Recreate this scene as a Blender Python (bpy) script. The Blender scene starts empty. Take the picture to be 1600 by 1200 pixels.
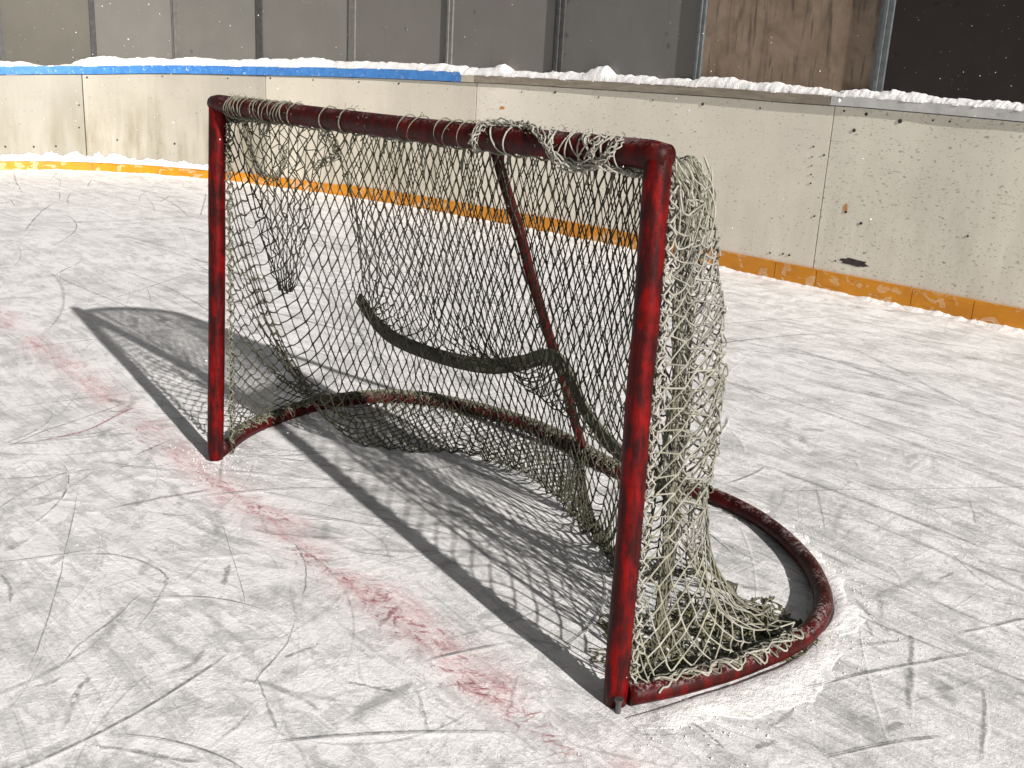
import bpy, math, random
import numpy as np
from mathutils import Vector, Matrix

# ------------------------------------------------------------------ camera
CAM = (3.129568665, -1.561725257, 1.316860747)
YAW, PITCH, ROLL, FPX = -0.8227035731, -0.2869883088, 0.0555415688, 1620.0
scene = bpy.context.scene
f = np.array([math.sin(YAW)*math.cos(PITCH), math.cos(YAW)*math.cos(PITCH), math.sin(PITCH)])
rt = np.array([math.cos(YAW), -math.sin(YAW), 0.0]); up = np.cross(rt, f)
r2 = rt*math.cos(ROLL)+up*math.sin(ROLL); u2 = -rt*math.sin(ROLL)+up*math.cos(ROLL)
cam_data = bpy.data.cameras.new('camera'); cam = bpy.data.objects.new('camera', cam_data)
scene.collection.objects.link(cam); scene.camera = cam
cam.matrix_world = Matrix(((r2[0], u2[0], -f[0], CAM[0]), (r2[1], u2[1], -f[1], CAM[1]), (r2[2], u2[2], -f[2], CAM[2]), (0, 0, 0, 1)))
cam_data.sensor_width = 36.0; cam_data.lens = FPX/1600*36.0
cam_data.clip_start = 0.05; cam_data.clip_end = 500

# ------------------------------------------------------------------ light
SUN_DIR = Vector((2.5, -0.40, 1.20)).normalized()          # from the scene towards the floodlight / sun
SUN_EL = math.asin(SUN_DIR.z)
world = bpy.data.worlds.new('World'); scene.world = world; world.use_nodes = True
wn = world.node_tree; wn.nodes.clear()
out = wn.nodes.new('ShaderNodeOutputWorld'); bg = wn.nodes.new('ShaderNodeBackground')
sky = wn.nodes.new('ShaderNodeTexSky'); sky.sky_type = 'NISHITA'; sky.sun_disc = False
sky.sun_elevation = SUN_EL; sky.sun_rotation = math.atan2(SUN_DIR.x, SUN_DIR.y)
sky.air_density = 1.0; sky.dust_density = 2.0
hs = wn.nodes.new('ShaderNodeHueSaturation'); hs.inputs['Saturation'].default_value = 0.12
wn.links.new(sky.outputs[0], hs.inputs['Color']); wn.links.new(hs.outputs[0], bg.inputs[0])
wn.links.new(bg.outputs[0], out.inputs[0]); bg.inputs[1].default_value = 0.036
sd = bpy.data.lights.new('sun', 'SUN'); sd.energy = 5.0; sd.angle = math.radians(0.7); sd.color = (1.0, 0.945, 0.905)
sun = bpy.data.objects.new('sun', sd); scene.collection.objects.link(sun)
sun.rotation_euler = SUN_DIR.to_track_quat('Z', 'Y').to_euler(); sun.location = (12, -2, 6)
scene.view_settings.view_transform = 'Standard'; scene.view_settings.look = 'None'
scene.view_settings.gamma = 1.0; scene.view_settings.use_curve_mapping = False
scene.view_settings.exposure = 0.33

random.seed(7); rng = np.random.default_rng(11)
COL = scene.collection

# ------------------------------------------------------------------ helpers
class Mesh:
    """collects vertices, faces and per-face material slots"""
    def __init__(s): s.v = []; s.f = []; s.m = []; s.uv = {}; s.col = []
    def add(s, verts, faces, mat=0, col=None):
        b = len(s.v); s.v += [tuple(p) for p in verts]
        s.f += [tuple(i+b for i in q) for q in faces]; s.m += [mat]*len(faces)
        if col is not None: s.col += [col]*len(verts)
    def build(s, name, mats, parent=None, smooth=False):
        me = bpy.data.meshes.new(name); me.from_pydata(s.v, [], s.f)
        mats = mats if isinstance(mats, (list, tuple)) else [mats]
        for m in mats: me.materials.append(m)
        me.polygons.foreach_set('material_index', s.m)
        me.polygons.foreach_set('use_smooth', [smooth]*len(s.f))
        if s.col and len(s.col) == len(s.v):
            a = me.color_attributes.new('tint', 'FLOAT_COLOR', 'POINT')
            a.data.foreach_set('color', np.array(s.col, dtype=np.float32).ravel())
        me.update()
        o = bpy.data.objects.new(name, me); COL.objects.link(o)
        if parent: o.parent = parent
        return o

def tag(o, label=None, cat=None, group=None, kind=None):
    if label: o['label'] = label
    if cat: o['category'] = cat
    if group: o['group'] = group
    if kind: o['kind'] = kind
    return o

def empty(name, loc=(0, 0, 0)):
    o = bpy.data.objects.new(name, None); COL.objects.link(o); o.location = loc; o.empty_display_size = 0.1
    return o

def spline(pts, n):
    """Catmull-Rom through pts, n samples per span"""
    p = np.array(pts, float); q = np.vstack([2*p[0]-p[1], p, 2*p[-1]-p[-2]]); r = []
    for i in range(1, len(q)-2):
        for t in np.linspace(0, 1, n, endpoint=False):
            a, b, c, d = q[i-1], q[i], q[i+1], q[i+2]
            r.append(0.5*((2*b)+(-a+c)*t+(2*a-5*b+4*c-d)*t*t+(-a+3*b-3*c+d)*t**3))
    r.append(p[-1]); return np.array(r)

def tube(M, pts, rad, sides=12, mat=0, caps=True, col=None, wob=0.0, squash=None):
    p = np.array(pts, float); n = len(p)
    rad = np.full(n, rad) if np.isscalar(rad) else np.array(rad)
    t = np.gradient(p, axis=0); t /= np.linalg.norm(t, axis=1)[:, None]+1e-12
    a = np.array([0, 0, 1.0]) if abs(t[0][2]) < .9 else np.array([1.0, 0, 0])
    nn = np.cross(t[0], a); nn /= np.linalg.norm(nn); V = []
    for i in range(n):
        nn = nn-t[i]*(nn@t[i]); nn /= np.linalg.norm(nn)+1e-12; bb = np.cross(t[i], nn)
        for k in range(sides):
            an = 2*math.pi*k/sides; rr = rad[i]*(1+(random.uniform(-wob, wob) if wob else 0))
            V.append(p[i]+rr*(math.cos(an)*nn+math.sin(an)*bb))
    F = [(i*sides+k, i*sides+(k+1) % sides, (i+1)*sides+(k+1) % sides, (i+1)*sides+k) for i in range(n-1) for k in range(sides)]
    if caps: F += [tuple(range(sides-1, -1, -1)), tuple(range((n-1)*sides, n*sides))]
    M.add(V, F, mat, col)

def hashn(x, y=0.0, s=1.0):
    """smooth value noise 2D, numpy"""
    x = np.asarray(x, float)*s; y = np.asarray(y, float)*s
    x, y = np.broadcast_arrays(x, y)
    xi = np.floor(x); yi = np.floor(y); fx = x-xi; fy = y-yi; fx = fx*fx*(3-2*fx); fy = fy*fy*(3-2*fy)
    def h(a, b):
        v = np.sin(a*127.1+b*311.7)*43758.5453; return v-np.floor(v)
    return (h(xi, yi)*(1-fx)*(1-fy)+h(xi+1, yi)*fx*(1-fy)+h(xi, yi+1)*(1-fx)*fy+h(xi+1, yi+1)*fx*fy)*2-1
def fbm(x, y, s, o=4):
    r = 0; a = 1.0
    for k in range(o): r = r+a*hashn(np.asarray(x)+17.3*k, np.asarray(y)-9.1*k, s*2**k); a *= .5
    return r

# ------------------------------------------------------------------ materials
class NT:
    def __init__(s, name):
        s.m = bpy.data.materials.new(name); s.m.use_nodes = True; s.t = s.m.node_tree; s.t.nodes.clear()
        s.out = s.t.nodes.new('ShaderNodeOutputMaterial'); s.b = s.t.nodes.new('ShaderNodeBsdfPrincipled')
        s.t.links.new(s.b.outputs[0], s.out.inputs[0]); s._co = None
    def n(s, typ, ins=None, **kw):
        x = s.t.nodes.new(typ)
        for k, v in kw.items(): setattr(x, k, v)
        for k, v in (ins or {}).items():
            if isinstance(v, bpy.types.NodeSocket): s.t.links.new(v, x.inputs[k])
            elif v is not None: x.inputs[k].default_value = v
        return x
    def co(s):
        if s._co is None: s._co = s.n('ShaderNodeNewGeometry').outputs['Position']
        return s._co
    def mapping(s, v, scale=(1, 1, 1), rot=(0, 0, 0), loc=(0, 0, 0)):
        return s.n('ShaderNodeMapping', {'Vector': v, 'Scale': scale, 'Rotation': rot, 'Location': loc}).outputs[0]
    def noise(s, v, scale, detail=4, rough=.55, dist=0.0):
        return s.n('ShaderNodeTexNoise', {'Vector': v, 'Scale': scale, 'Detail': detail, 'Roughness': rough, 'Distortion': dist}).outputs[0]
    def ramp(s, fac, stops, interp='LINEAR'):
        r = s.n('ShaderNodeValToRGB', {'Fac': fac}); e = r.color_ramp; e.interpolation = interp
        while len(e.elements) > 1: e.elements.remove(e.elements[-1])
        for i, (p, c) in enumerate(stops):
            c = (c, c, c, 1) if not isinstance(c, (tuple, list)) else (*c[:3], 1)
            if i == 0: e.elements[0].position = p; e.elements[0].color = c
            else: q = e.elements.new(p); q.color = c
        return r.outputs[0]
    def mix(s, fac, a, b, blend='MIX'):
        x = s.t.nodes.new('ShaderNodeMix'); x.data_type = 'RGBA'; x.blend_type = blend
        for sock, v in ((x.inputs[0], fac), (x.inputs[6], a), (x.inputs[7], b)):
            if isinstance(v, bpy.types.NodeSocket): s.t.links.new(v, sock)
            elif isinstance(v, (int, float)): sock.default_value = v if sock == x.inputs[0] else (v, v, v, 1)
            else: sock.default_value = (*v[:3], 1)
        return x.outputs[2]
    def math(s, op, a, b=None, c=None, clamp=False):
        x = s.t.nodes.new('ShaderNodeMath'); x.operation = op; x.use_clamp = clamp
        for i, v in enumerate((a, b, c)):
            if v is None: continue
            if isinstance(v, bpy.types.NodeSocket): s.t.links.new(v, x.inputs[i])
            else: x.inputs[i].default_value = v
        return x.outputs[0]
    def set(s, col=None, rough=None, metal=None, bump=None, bs=.3, bd=.01, spec=None, alpha=None):
        for k, v in (('Base Color', col), ('Roughness', rough), ('Metallic', metal), ('Specular IOR Level', spec), ('Alpha', alpha)):
            if v is None: continue
            if isinstance(v, bpy.types.NodeSocket): s.t.links.new(v, s.b.inputs[k])
            else: s.b.inputs[k].default_value = (*v[:3], 1) if isinstance(v, (tuple, list)) else v
        if bump is not None:
            x = s.n('ShaderNodeBump', {'Height': bump, 'Strength': bs, 'Distance': bd}); s.t.links.new(x.outputs[0], s.b.inputs['Normal'])
        return s.m

def ice_mat():
    m = NT('scraped_ice'); c = m.co()
    w = m.n('ShaderNodeTexNoise', {'Vector': c, 'Scale': .45, 'Detail': 1.0}).outputs[1]
    wc = m.n('ShaderNodeVectorMath', {0: w, 1: (1.0, 1.0, 0)}, operation='MULTIPLY').outputs[0]
    cw = m.n('ShaderNodeVectorMath', {0: c, 1: wc}, operation='ADD').outputs[0]      # gently warped coordinates: streaks curve
    big = m.noise(c, .9, 3, .5); mid = m.noise(c, 3.4, 6, .68, .3); sm_ = m.noise(c, 11, 6, .72); fine = m.noise(c, 55, 5, .75); grain = m.noise(c, 330, 3, .75)
    stA = m.noise(m.mapping(cw, (1.0, 8.0, 1), (0, 0, .12)), 2.0, 6, .7); stB = m.noise(m.mapping(cw, (1.0, 10, 1), (0, 0, 1.35)), 1.6, 6, .7)
    def add(*l):
        r = None
        for v, k in l:
            t = m.math('MULTIPLY_ADD', v, k, -.5*k); r = t if r is None else m.math('ADD', r, t)
        return r
    k = m.math('ADD', add((big, .9), (mid, 1.5), (sm_, .9), (fine, .55), (stA, 1.1), (stB, .5)), .575)
    col = m.ramp(k, [(0.0, (.38, .392, .395)), (.25, (.56, .57, .57)), (.43, (.71, .705, .695)), (.58, (.85, .845, .835)), (.80, (.94, .935, .925))])
    film = m.noise(m.mapping(cw, (1.0, 1.7, 1), (0, 0, .6)), 6.5, 9, .74, .5)
    fm = m.math('MULTIPLY', m.ramp(film, [(0, 0), (.505, 0), (.545, 1)]), m.ramp(big, [(.36, .15), (.56, 1)]))
    col = m.mix(m.math('MULTIPLY', fm, .55), col, m.mix(m.ramp(fine, [(.4, 0), (.6, 1)]), (.40, .41, .41), (.60, .605, .60)))
    pow_ = m.ramp(m.noise(m.mapping(cw, (1, 2.2, 1), (0, 0, 1.0), (4, 2, 0)), 5.0, 8, .72, .4), [(0, 0), (.54, 0), (.585, 1)])
    col = m.mix(m.math('MULTIPLY', pow_, .65), col, (.94, .935, .925))
    for ang, sc, th, st in ((.10, 1.0, .60, .42), (.32, .8, .62, .36), (1.15, .9, .645, .34), (-.5, 1.1, .64, .36), (2.0, 1.2, .645, .34)):
        t = m.noise(m.mapping(cw, (1.0*sc, 70*sc, 1), (0, 0, ang), (ang*9, 3*ang, 0)), 1.0, 4, .65)
        g = m.noise(m.mapping(c, (1, 1, 1), (0, 0, 0), (ang*7, 2, 0)), 2.6, 3)
        t = m.math('MULTIPLY', m.ramp(t, [(0, 0), (th-.04, 0), (th+.03, 1)]), m.ramp(g, [(.40, 0), (.55, 1)]))
        t = m.math('MULTIPLY', t, m.ramp(fine, [(.35, .3), (.6, 1)]))
        col = m.mix(m.math('MULTIPLY', t, st), col, (.30, .31, .31))
    for ang in (.8, 2.6):
        t = m.noise(m.mapping(cw, (1.3, 80, 1), (0, 0, ang), (ang*5, 1, 0)), 1.0, 3, .6)
        col = m.mix(m.math('MULTIPLY', m.ramp(t, [(0, 0), (.60, 0), (.66, 1)]), .5), col, (.93, .93, .92))
    gm = m.math('MULTIPLY_ADD', m.math('SUBTRACT', grain, .5), .34, 1.0)
    col = m.mix(1.0, col, m.n('ShaderNodeCombineColor', {0: gm, 1: gm, 2: gm}).outputs[0], 'MULTIPLY')
    # faded red goal line painted under the ice, seen in patches
    sx = m.n('ShaderNodeSeparateXYZ', {0: c})
    y = m.math('ADD', sx.outputs[1], m.math('MULTIPLY_ADD', sx.outputs[0], .045, .095))
    y = m.math('ADD', y, m.math('MULTIPLY', m.math('SUBTRACT', m.noise(c, 4, 4), .5), .16))
    band = m.math('SUBTRACT', 1.0, m.math('MULTIPLY', m.math('ABSOLUTE', y), 11.0), clamp=True)
    halo = m.math('SUBTRACT', 1.0, m.math('MULTIPLY', m.math('ABSOLUTE', y), 8.0), clamp=True)
    strk = m.noise(m.mapping(c, (2.4, 9, 1), (0, 0, -.5)), 3.4, 6, .78)
    pat = m.ramp(strk, [(0, 0), (.46, 0), (.60, 1)])
    bigr = m.ramp(m.noise(c, 2.6, 3), [(.38, .12), (.52, 1)])
    redf = m.math('MULTIPLY', m.math('MULTIPLY', band, pat), bigr)
    col = m.mix(m.math('MULTIPLY', halo, m.math('MULTIPLY', bigr, .36)), col, (.88, .60, .60))
    col = m.mix(m.math('MULTIPLY', redf, .6), col, m.mix(m.ramp(fine, [(.4, 0), (.6, 1)]), (.32, .035, .06), (.62, .25, .27)))
    h = m.math('ADD', m.math('MULTIPLY', fine, .55), m.math('MULTIPLY', k, .8)); h = m.math('ADD', h, m.math('MULTIPLY', grain, .22))
    h = m.math('ADD', h, m.math('MULTIPLY', sm_, .6)); h = m.math('ADD', h, m.math('MULTIPLY', pow_, .35)); h = m.math('SUBTRACT', h, m.math('MULTIPLY', fm, .25))
    rough = m.math('SUBTRACT', m.ramp(k, [(.1, .22), (.5, .62)]), m.math('MULTIPLY', fm, .15))
    return m.set(col, rough, bump=h, bs=.42, bd=.010, spec=.5)

def snow_mat():
    m = NT('snow'); c = m.co(); a = m.noise(c, 60, 6, .7); b = m.noise(c, 12, 3)
    return m.set(m.ramp(b, [(.3, (.80, .79, .775)), (.7, (.90, .895, .885))]), .75, bump=a, bs=.8, bd=.012)

def red_mat(name='red_paint', dark=False, fr_=.35):
    m = NT(name); c = m.co()
    a = m.noise(c, 16, 6, .7); b = m.noise(m.mapping(c, (40, 40, 9)), 1.2, 4, .6); g = m.noise(c, 130, 3, .7)
    col = m.mix(m.ramp(a, [(.35, 0), (.65, 1)]), (.042, .0012, .0012), (.165, .0016, .0016))
    col = m.mix(m.math('MULTIPLY', m.ramp(b, [(.42, 0), (.57, 1)]), .85), col, (.014, .003, .003))       # scuffs down to dark primer
    col = m.mix(m.ramp(m.noise(c, 48, 4, .75), [(.66, 0), (.73, .8)]), col, (.045, .022, .016))
    fr = m.n('ShaderNodeSeparateXYZ', {0: m.n('ShaderNodeNewGeometry').outputs['Normal']}).outputs[2]
    frost = m.math('MULTIPLY', m.ramp(fr, [(.45, 0), (.9, 1)]), m.ramp(m.math('ADD', m.math('MULTIPLY', a, .5), m.math('MULTIPLY', g, .5)), [(.50, 0), (.60, 1)]))
    col = m.mix(m.math('MULTIPLY', frost, fr_), col, (.62, .58, .56))
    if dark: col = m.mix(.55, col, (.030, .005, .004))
    return m.set(col, m.ramp(a, [(.3, .32), (.7, .55)]), bump=m.math('ADD', a, m.math('MULTIPLY', g, .3)), bs=.6, bd=.004, spec=.13)

def board_mat(name, base, speck, grime, seed):
    m = NT(name); c = m.mapping(m.co(), loc=(seed*3.1, seed*1.7, 0))
    a = m.noise(c, 1.6, 5, .6); col = m.mix(m.ramp(a, [(.3, 0), (.7, 1)]), base, tuple(x*.86 for x in base))
    st = m.noise(m.mapping(c, (3.2, 3.2, .5)), 1.6, 5, .65)                                 # damp vertical streaks
    z = m.n('ShaderNodeSeparateXYZ', {0: m.co()}).outputs[2]
    zb = m.math('MULTIPLY', m.ramp(z, [(.05, .75), (.35, 1.0), (.72, .55), (1.0, .1)]), m.ramp(st, [(.42, 0), (.66, 1)]))
    col = m.mix(m.math('MULTIPLY', zb, grime), col, (.20, .18, .11))
    g = m.noise(c, 190, 3, .8); col = m.mix(m.math('MULTIPLY', m.ramp(g, [(.35, 1), (.5, 0)]), .18), col, (.30, .28, .24))
    if speck:
        wv = m.n('ShaderNodeVectorMath', {0: m.n('ShaderNodeTexNoise', {'Vector': c, 'Scale': 14.0}).outputs[1], 1: (.06, .06, .06)}, operation='MULTIPLY').outputs[0]
        cc = m.n('ShaderNodeVectorMath', {0: c, 1: wv}, operation='ADD').outputs[0]
        for sc, r, str_, ang in ((11, .13, .55, .5), (19, .17, .5, -.6), (33, .18, .45, .9), (26, .15, .45, 0)):
            v = m.n('ShaderNodeTexVoronoi', {'Vector': m.mapping(cc, (1, 1, 2.2), (0, ang, 0), (sc, 0, 0)), 'Scale': float(sc)})
            rr = m.n('ShaderNodeSeparateColor', {0: v.outputs['Color']}).outputs[0]
            d = m.ramp(v.outputs['Distance'], [(0, 1), (r*.75, 1), (r*1.25, 0)])
            keep = m.ramp(rr, [(1-.62*speck, 0), (1-.5*speck, 1)])
            col = m.mix(m.math('MULTIPLY', m.math('MULTIPLY', d, keep), str_), col, (.13, .135, .13))
        sc = m.noise(m.mapping(c, (2.5, 2.5, 40), (0, .55, 0)), 1.4, 3)
        col = m.mix(m.math('MULTIPLY', m.ramp(sc, [(.66, 0), (.71, 1)]), .4*speck), col, (.25, .25, .22))
    return m.set(col, .5, bump=m.math('ADD', g, a), bs=.15, bd=.003, spec=.3)

def flat_mat(name, c1, c2, scale=6, rough=.6, stretch=(1, 1, 1), bs=.2, c3=None, th=.62, metal=0.0):
    m = NT(name); c = m.co(); a = m.noise(m.mapping(c, stretch), scale, 6, .65)
    col = m.mix(m.ramp(a, [(.32, 0), (.68, 1)]), c1, c2)
    if c3: col = m.mix(m.ramp(m.noise(m.mapping(c, stretch, loc=(5, 5, 5)), scale*2.3, 5, .7), [(th, 0), (th+.07, .8)]), col, c3)
    return m.set(col, rough, metal, bump=a, bs=bs, bd=.004)

def shield_mat(name, c1, c2, spots, seed):
    m = NT(name); c = m.mapping(m.co(), loc=(seed*5.3, seed*2.2, seed))
    a = m.noise(c, 2.4, 5, .6); g = m.noise(c, 170, 3, .8)
    col = m.mix(m.ramp(a, [(.3, 0), (.7, 1)]), c1, c2)
    col = m.mix(m.math('MULTIPLY', m.ramp(g, [(.3, 1), (.48, 0)]), .25), col, tuple(x*.45 for x in c1))
    wv = m.n('ShaderNodeVectorMath', {0: m.n('ShaderNodeTexNoise', {'Vector': c, 'Scale': 9.0}).outputs[1], 1: (.08, .08, .08)}, operation='MULTIPLY').outputs[0]
    cc = m.n('ShaderNodeVectorMath', {0: c, 1: wv}, operation='ADD').outputs[0]
    v = m.n('ShaderNodeTexVoronoi', {'Vector': cc, 'Scale': 9.0})
    rr = m.n('ShaderNodeSeparateColor', {0: v.outputs['Color']}).outputs[0]
    d = m.ramp(v.outputs['Distance'], [(0, .7), (.12, 1), (.22, 0)])
    col = m.mix(m.math('MULTIPLY', m.math('MULTIPLY', d, m.ramp(rr, [(1-spots, 0), (1-spots*.7, 1)])), .55), col, tuple(x*.3 for x in c1))
    s = m.noise(m.mapping(c, (30, 30, 1.2), (0, .12, 0)), 1.2, 3)
    col = m.mix(m.math('MULTIPLY', m.ramp(s, [(.66, 0), (.72, 1)]), .25), col, tuple(x*.5 for x in c1))
    fl = m.ramp(m.noise(c, 75, 2, .5), [(.76, 0), (.78, 1)])                                # stuck snowflakes
    col = m.mix(fl, col, (.7, .7, .68))
    return m.set(col, .42, bump=a, bs=.08, bd=.004, spec=.4)

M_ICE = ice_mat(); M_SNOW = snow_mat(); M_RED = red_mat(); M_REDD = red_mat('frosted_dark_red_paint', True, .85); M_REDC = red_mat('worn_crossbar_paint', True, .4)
M_BLUE = flat_mat('blue_rail_paint', (.035, .17, .50), (.07, .26, .62), 14, .45, c3=(.62, .68, .74), th=.60)
M_OLDWOOD = flat_mat('weathered_wood', (.20, .17, .13), (.33, .29, .23), 5, .8, (1, 1, 9), .5, (.10, .09, .07), .58)
M_PALEWOOD = flat_mat('pale_wood', (.45, .40, .31), (.55, .50, .40), 8, .8)
M_WHITERAIL = flat_mat('grey_white_rail', (.42, .43, .42), (.62, .61, .58), 9, .6, c3=(.2, .2, .19), th=.62)
M_STEEL = flat_mat('galvanised_steel', (.12, .135, .14), (.20, .215, .22), 20, .45, metal=.5)
M_STEELG = flat_mat('grey_weathered_post', (.11, .11, .10), (.17, .165, .15), 20, .6)
M_STEELD = flat_mat('dark_steel', (.035, .035, .035), (.07, .07, .065), 20, .5)
M_BLACK = flat_mat('black_mark', (.02, .018, .018), (.05, .04, .04), 30, .7)
M_RUST = flat_mat('rust_stain', (.5, .16, .03), (.62, .3, .10), 60, .8)

def kick_mat():
    m = NT('orange_kick_board'); c = m.co(); a = m.noise(c, 5, 5, .6)
    col = m.mix(m.ramp(a, [(.3, 0), (.7, 1)]), (.52, .19, .005), (.68, .275, .008))
    w = m.noise(m.mapping(c, (1, 1, 1.5)), 7.5, 3, .5, .6)
    z = m.n('ShaderNodeSeparateXYZ', {0: c}).outputs[2]
    edge = m.ramp(w, [(.575, 0), (.59, .75), (.61, .28), (.66, .4), (.69, .25)])           # dried salt and frost outlines
    low = m.ramp(z, [(.0, 1.0), (.10, .8), (.14, .35)])
    col = m.mix(m.math('MULTIPLY', edge, low), col, (.78, .66, .50))
    g = m.noise(m.mapping(c, (3, 3, 45)), 2, 4); col = m.mix(m.math('MULTIPLY', m.ramp(g, [(.6, 0), (.68, 1)]), .4), col, (.28, .09, .01))
    return m.set(col, .5, bump=w, bs=.25, bd=.006)
M_KICK = kick_mat()

def plywood_mat():
    m = NT('weathered_plywood'); c = m.co()
    a = m.noise(m.mapping(c, (7, 7, 1.1)), 1.5, 6, .7, .8); b = m.noise(c, 4.5, 5, .65, .8)
    col = m.mix(m.ramp(b, [(.3, 0), (.7, 1)]), (.17, .120, .080), (.29, .22, .160))
    col = m.mix(m.ramp(a, [(.52, 0), (.68, .85)]), col, (.07, .055, .045))
    col = m.mix(m.ramp(m.noise(m.mapping(c, (18, 18, 1.6)), 1.5, 3), [(.60, 0), (.68, .6)]), col, (.06, .045, .04))
    return m.set(col, .75, bump=a, bs=.3, bd=.006)
M_PLY = plywood_mat()

def net_mat():
    m = NT('net_cord'); c = m.co()
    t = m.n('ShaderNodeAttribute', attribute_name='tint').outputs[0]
    a = m.noise(c, 9, 4, .6); b = m.noise(c, 400, 2, .5)
    z = m.n('ShaderNodeSeparateXYZ', {0: c}).outputs[2]
    green = m.math('MULTIPLY', m.ramp(a, [(.40, 0), (.62, 1)]), m.ramp(z, [(.0, .8), (.45, .55), (1.0, .3)]))
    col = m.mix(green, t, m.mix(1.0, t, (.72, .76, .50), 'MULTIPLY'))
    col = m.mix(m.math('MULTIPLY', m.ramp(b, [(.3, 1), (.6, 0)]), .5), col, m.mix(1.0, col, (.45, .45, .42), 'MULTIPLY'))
    return m.set(col, .8, bump=b, bs=.5, bd=.002)
M_NET = net_mat()
M_STRAP = flat_mat('dirty_felt_strap', (.045, .047, .030), (.10, .10, .07), 30, .85, bs=.6, c3=(.18, .18, .13), th=.55)
M_ROPE = flat_mat('lacing_cord', (.25, .24, .20), (.40, .385, .34), 60, .8, bs=.6, c3=(.22, .22, .14), th=.55)
M_ROPED = flat_mat('old_lacing_cord', (.12, .115, .085), (.22, .21, .16), 60, .8, bs=.6, c3=(.08, .09, .05), th=.52)

def marks_mat():
    m = NT('skate_marks'); t = m.n('ShaderNodeAttribute', attribute_name='tint')
    c = m.co(); a = m.noise(c, 26, 5, .75); b = m.noise(c, 160, 3, .8)
    v = m.n('ShaderNodeSeparateColor', {0: t.outputs['Color']})
    al = m.math('MULTIPLY', v.outputs[1], m.ramp(m.math('ADD', m.math('MULTIPLY', a, .6), m.math('MULTIPLY', b, .4)), [(.36, 0), (.56, 1)]))
    col = m.ramp(v.outputs[0], [(0, (.24, .25, .25)), (.5, (.42, .43, .42)), (1, (.93, .93, .92))])
    col = m.mix(v.outputs[2], col, (.42, .09, .12))
    return m.set(col, .5, alpha=al)
M_MARK = marks_mat()

# ------------------------------------------------------------------ ice sheet
XS = np.concatenate([[-60, -35, -20, -14], np.arange(-11, -2.5, .25), np.arange(-2.5, 4.0, .045), [4.3, 5, 7, 12, 25, 50]])
YS = np.concatenate([[-40, -20, -9, -4, -2.5], np.arange(-2.0, 2.8, .045), np.arange(2.8, 5.4, .2), [6, 9, 15, 30, 60]])
GX, GY = np.meshgrid(XS, YS, indexing='ij')
Z = .0035*fbm(GX, GY, 1.1, 3)+.0022*fbm(GX*1.7, GY*1.7, 4.0, 3)
me = Mesh(); nx, ny = GX.shape
me.v = [tuple(p) for p in np.stack([GX.ravel(), GY.ravel(), Z.ravel()], -1)]
me.f = [(i*ny+j, (i+1)*ny+j, (i+1)*ny+j+1, i*ny+j+1) for i in range(nx-1) for j in range(ny-1)]
me.m = [0]*len(me.f)
tag(me.build('ice', M_ICE, smooth=True), 'scratched grey white ice surface of the rink', kind='structure')
def gz(x, y): return .0035*fbm(x, y, 1.1, 3)+.0022*fbm(np.asarray(x)*1.7, np.asarray(y)*1.7, 4.0, 3)

# ------------------------------------------------------------------ rink boards (a curve of ground points; u runs left to right)
T = np.array([[-4, -9.2, .9, 1.0], [-2, -9.45, 1.5, 1.02], [0, -9.52, 2.14, 1.04], [.8, -9.47, 2.68, 1.07], [1.6, -9.21, 3.17, 1.10], [2.4, -8.79, 3.61, 1.14],
              [3.22, -8.22, 3.98, 1.17], [4, -7.57, 4.27, 1.19], [5, -6.67, 4.54, 1.22], [6, -5.74, 4.73, 1.24], [7, -4.83, 4.84, 1.25], [8, -3.96, 4.91, 1.26],
              [9, -3.16, 4.94, 1.26], [10, -2.43, 4.95, 1.26], [11, -1.77, 4.94, 1.26], [12, -1.17, 4.93, 1.25], [13, -.63, 4.92, 1.25], [14, -.14, 4.92, 1.24],
              [15, .3, 4.91, 1.23], [16, .7, 4.91, 1.22], [18, 1.5, 4.91, 1.22], [22, 3.1, 4.91, 1.22]])
UF = np.linspace(-4, 22, 1041); kern = np.hanning(31); kern /= kern.sum()
def sm(k):
    v = np.interp(UF, T[:, 0], T[:, k]); p = np.pad(v, 15, mode='reflect', reflect_type='odd'); return np.convolve(p, kern, 'valid')
CX, CY, CH = sm(1), sm(2), sm(3)
TX = np.gradient(CX); TY = np.gradient(CY); LN = np.hypot(TX, TY); NX, NY = TY/LN, -TX/LN      # normal towards the ice
def bc(u, off, z, rel=False):
    """point on the boards: off metres towards the ice; z from the ice, or from the board top if rel"""
    x = np.interp(u, UF, CX)+off*np.interp(u, UF, NX); y = np.interp(u, UF, CY)+off*np.interp(u, UF, NY)
    return (x, y, z+(np.interp(u, UF, CH) if rel else 0))
def strip(u0, u1, o0, o1, z0, z1, rel0=False, rel1=False, step=.12, jag=0.0):
    """curved slab between offsets o0 (back) and o1 (front)"""
    n = max(2, int(abs(u1-u0)/step)+1); V = []; F = []
    for u in np.linspace(u0, u1, n):
        j = random.uniform(-jag, jag)
        V += [bc(u, o0, z0, rel0), bc(u, o1, z0, rel0), bc(u, o1, z1+j, rel1), bc(u, o0, z1+j, rel1)]
    for i in range(n-1):
        a = i*4; b = a+4
        F += [(a+k, a+(k+1) % 4, b+(k+1) % 4, b+k) for k in range(4)]
    F += [(3, 2, 1, 0), tuple(len(V)-4+k for k in range(4))]
    return V, F
def strip_obj(name, mat, parent, *a, **k):
    M = Mesh(); M.add(*strip(*a, **k)); return M.build(name, mat, parent)

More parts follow.
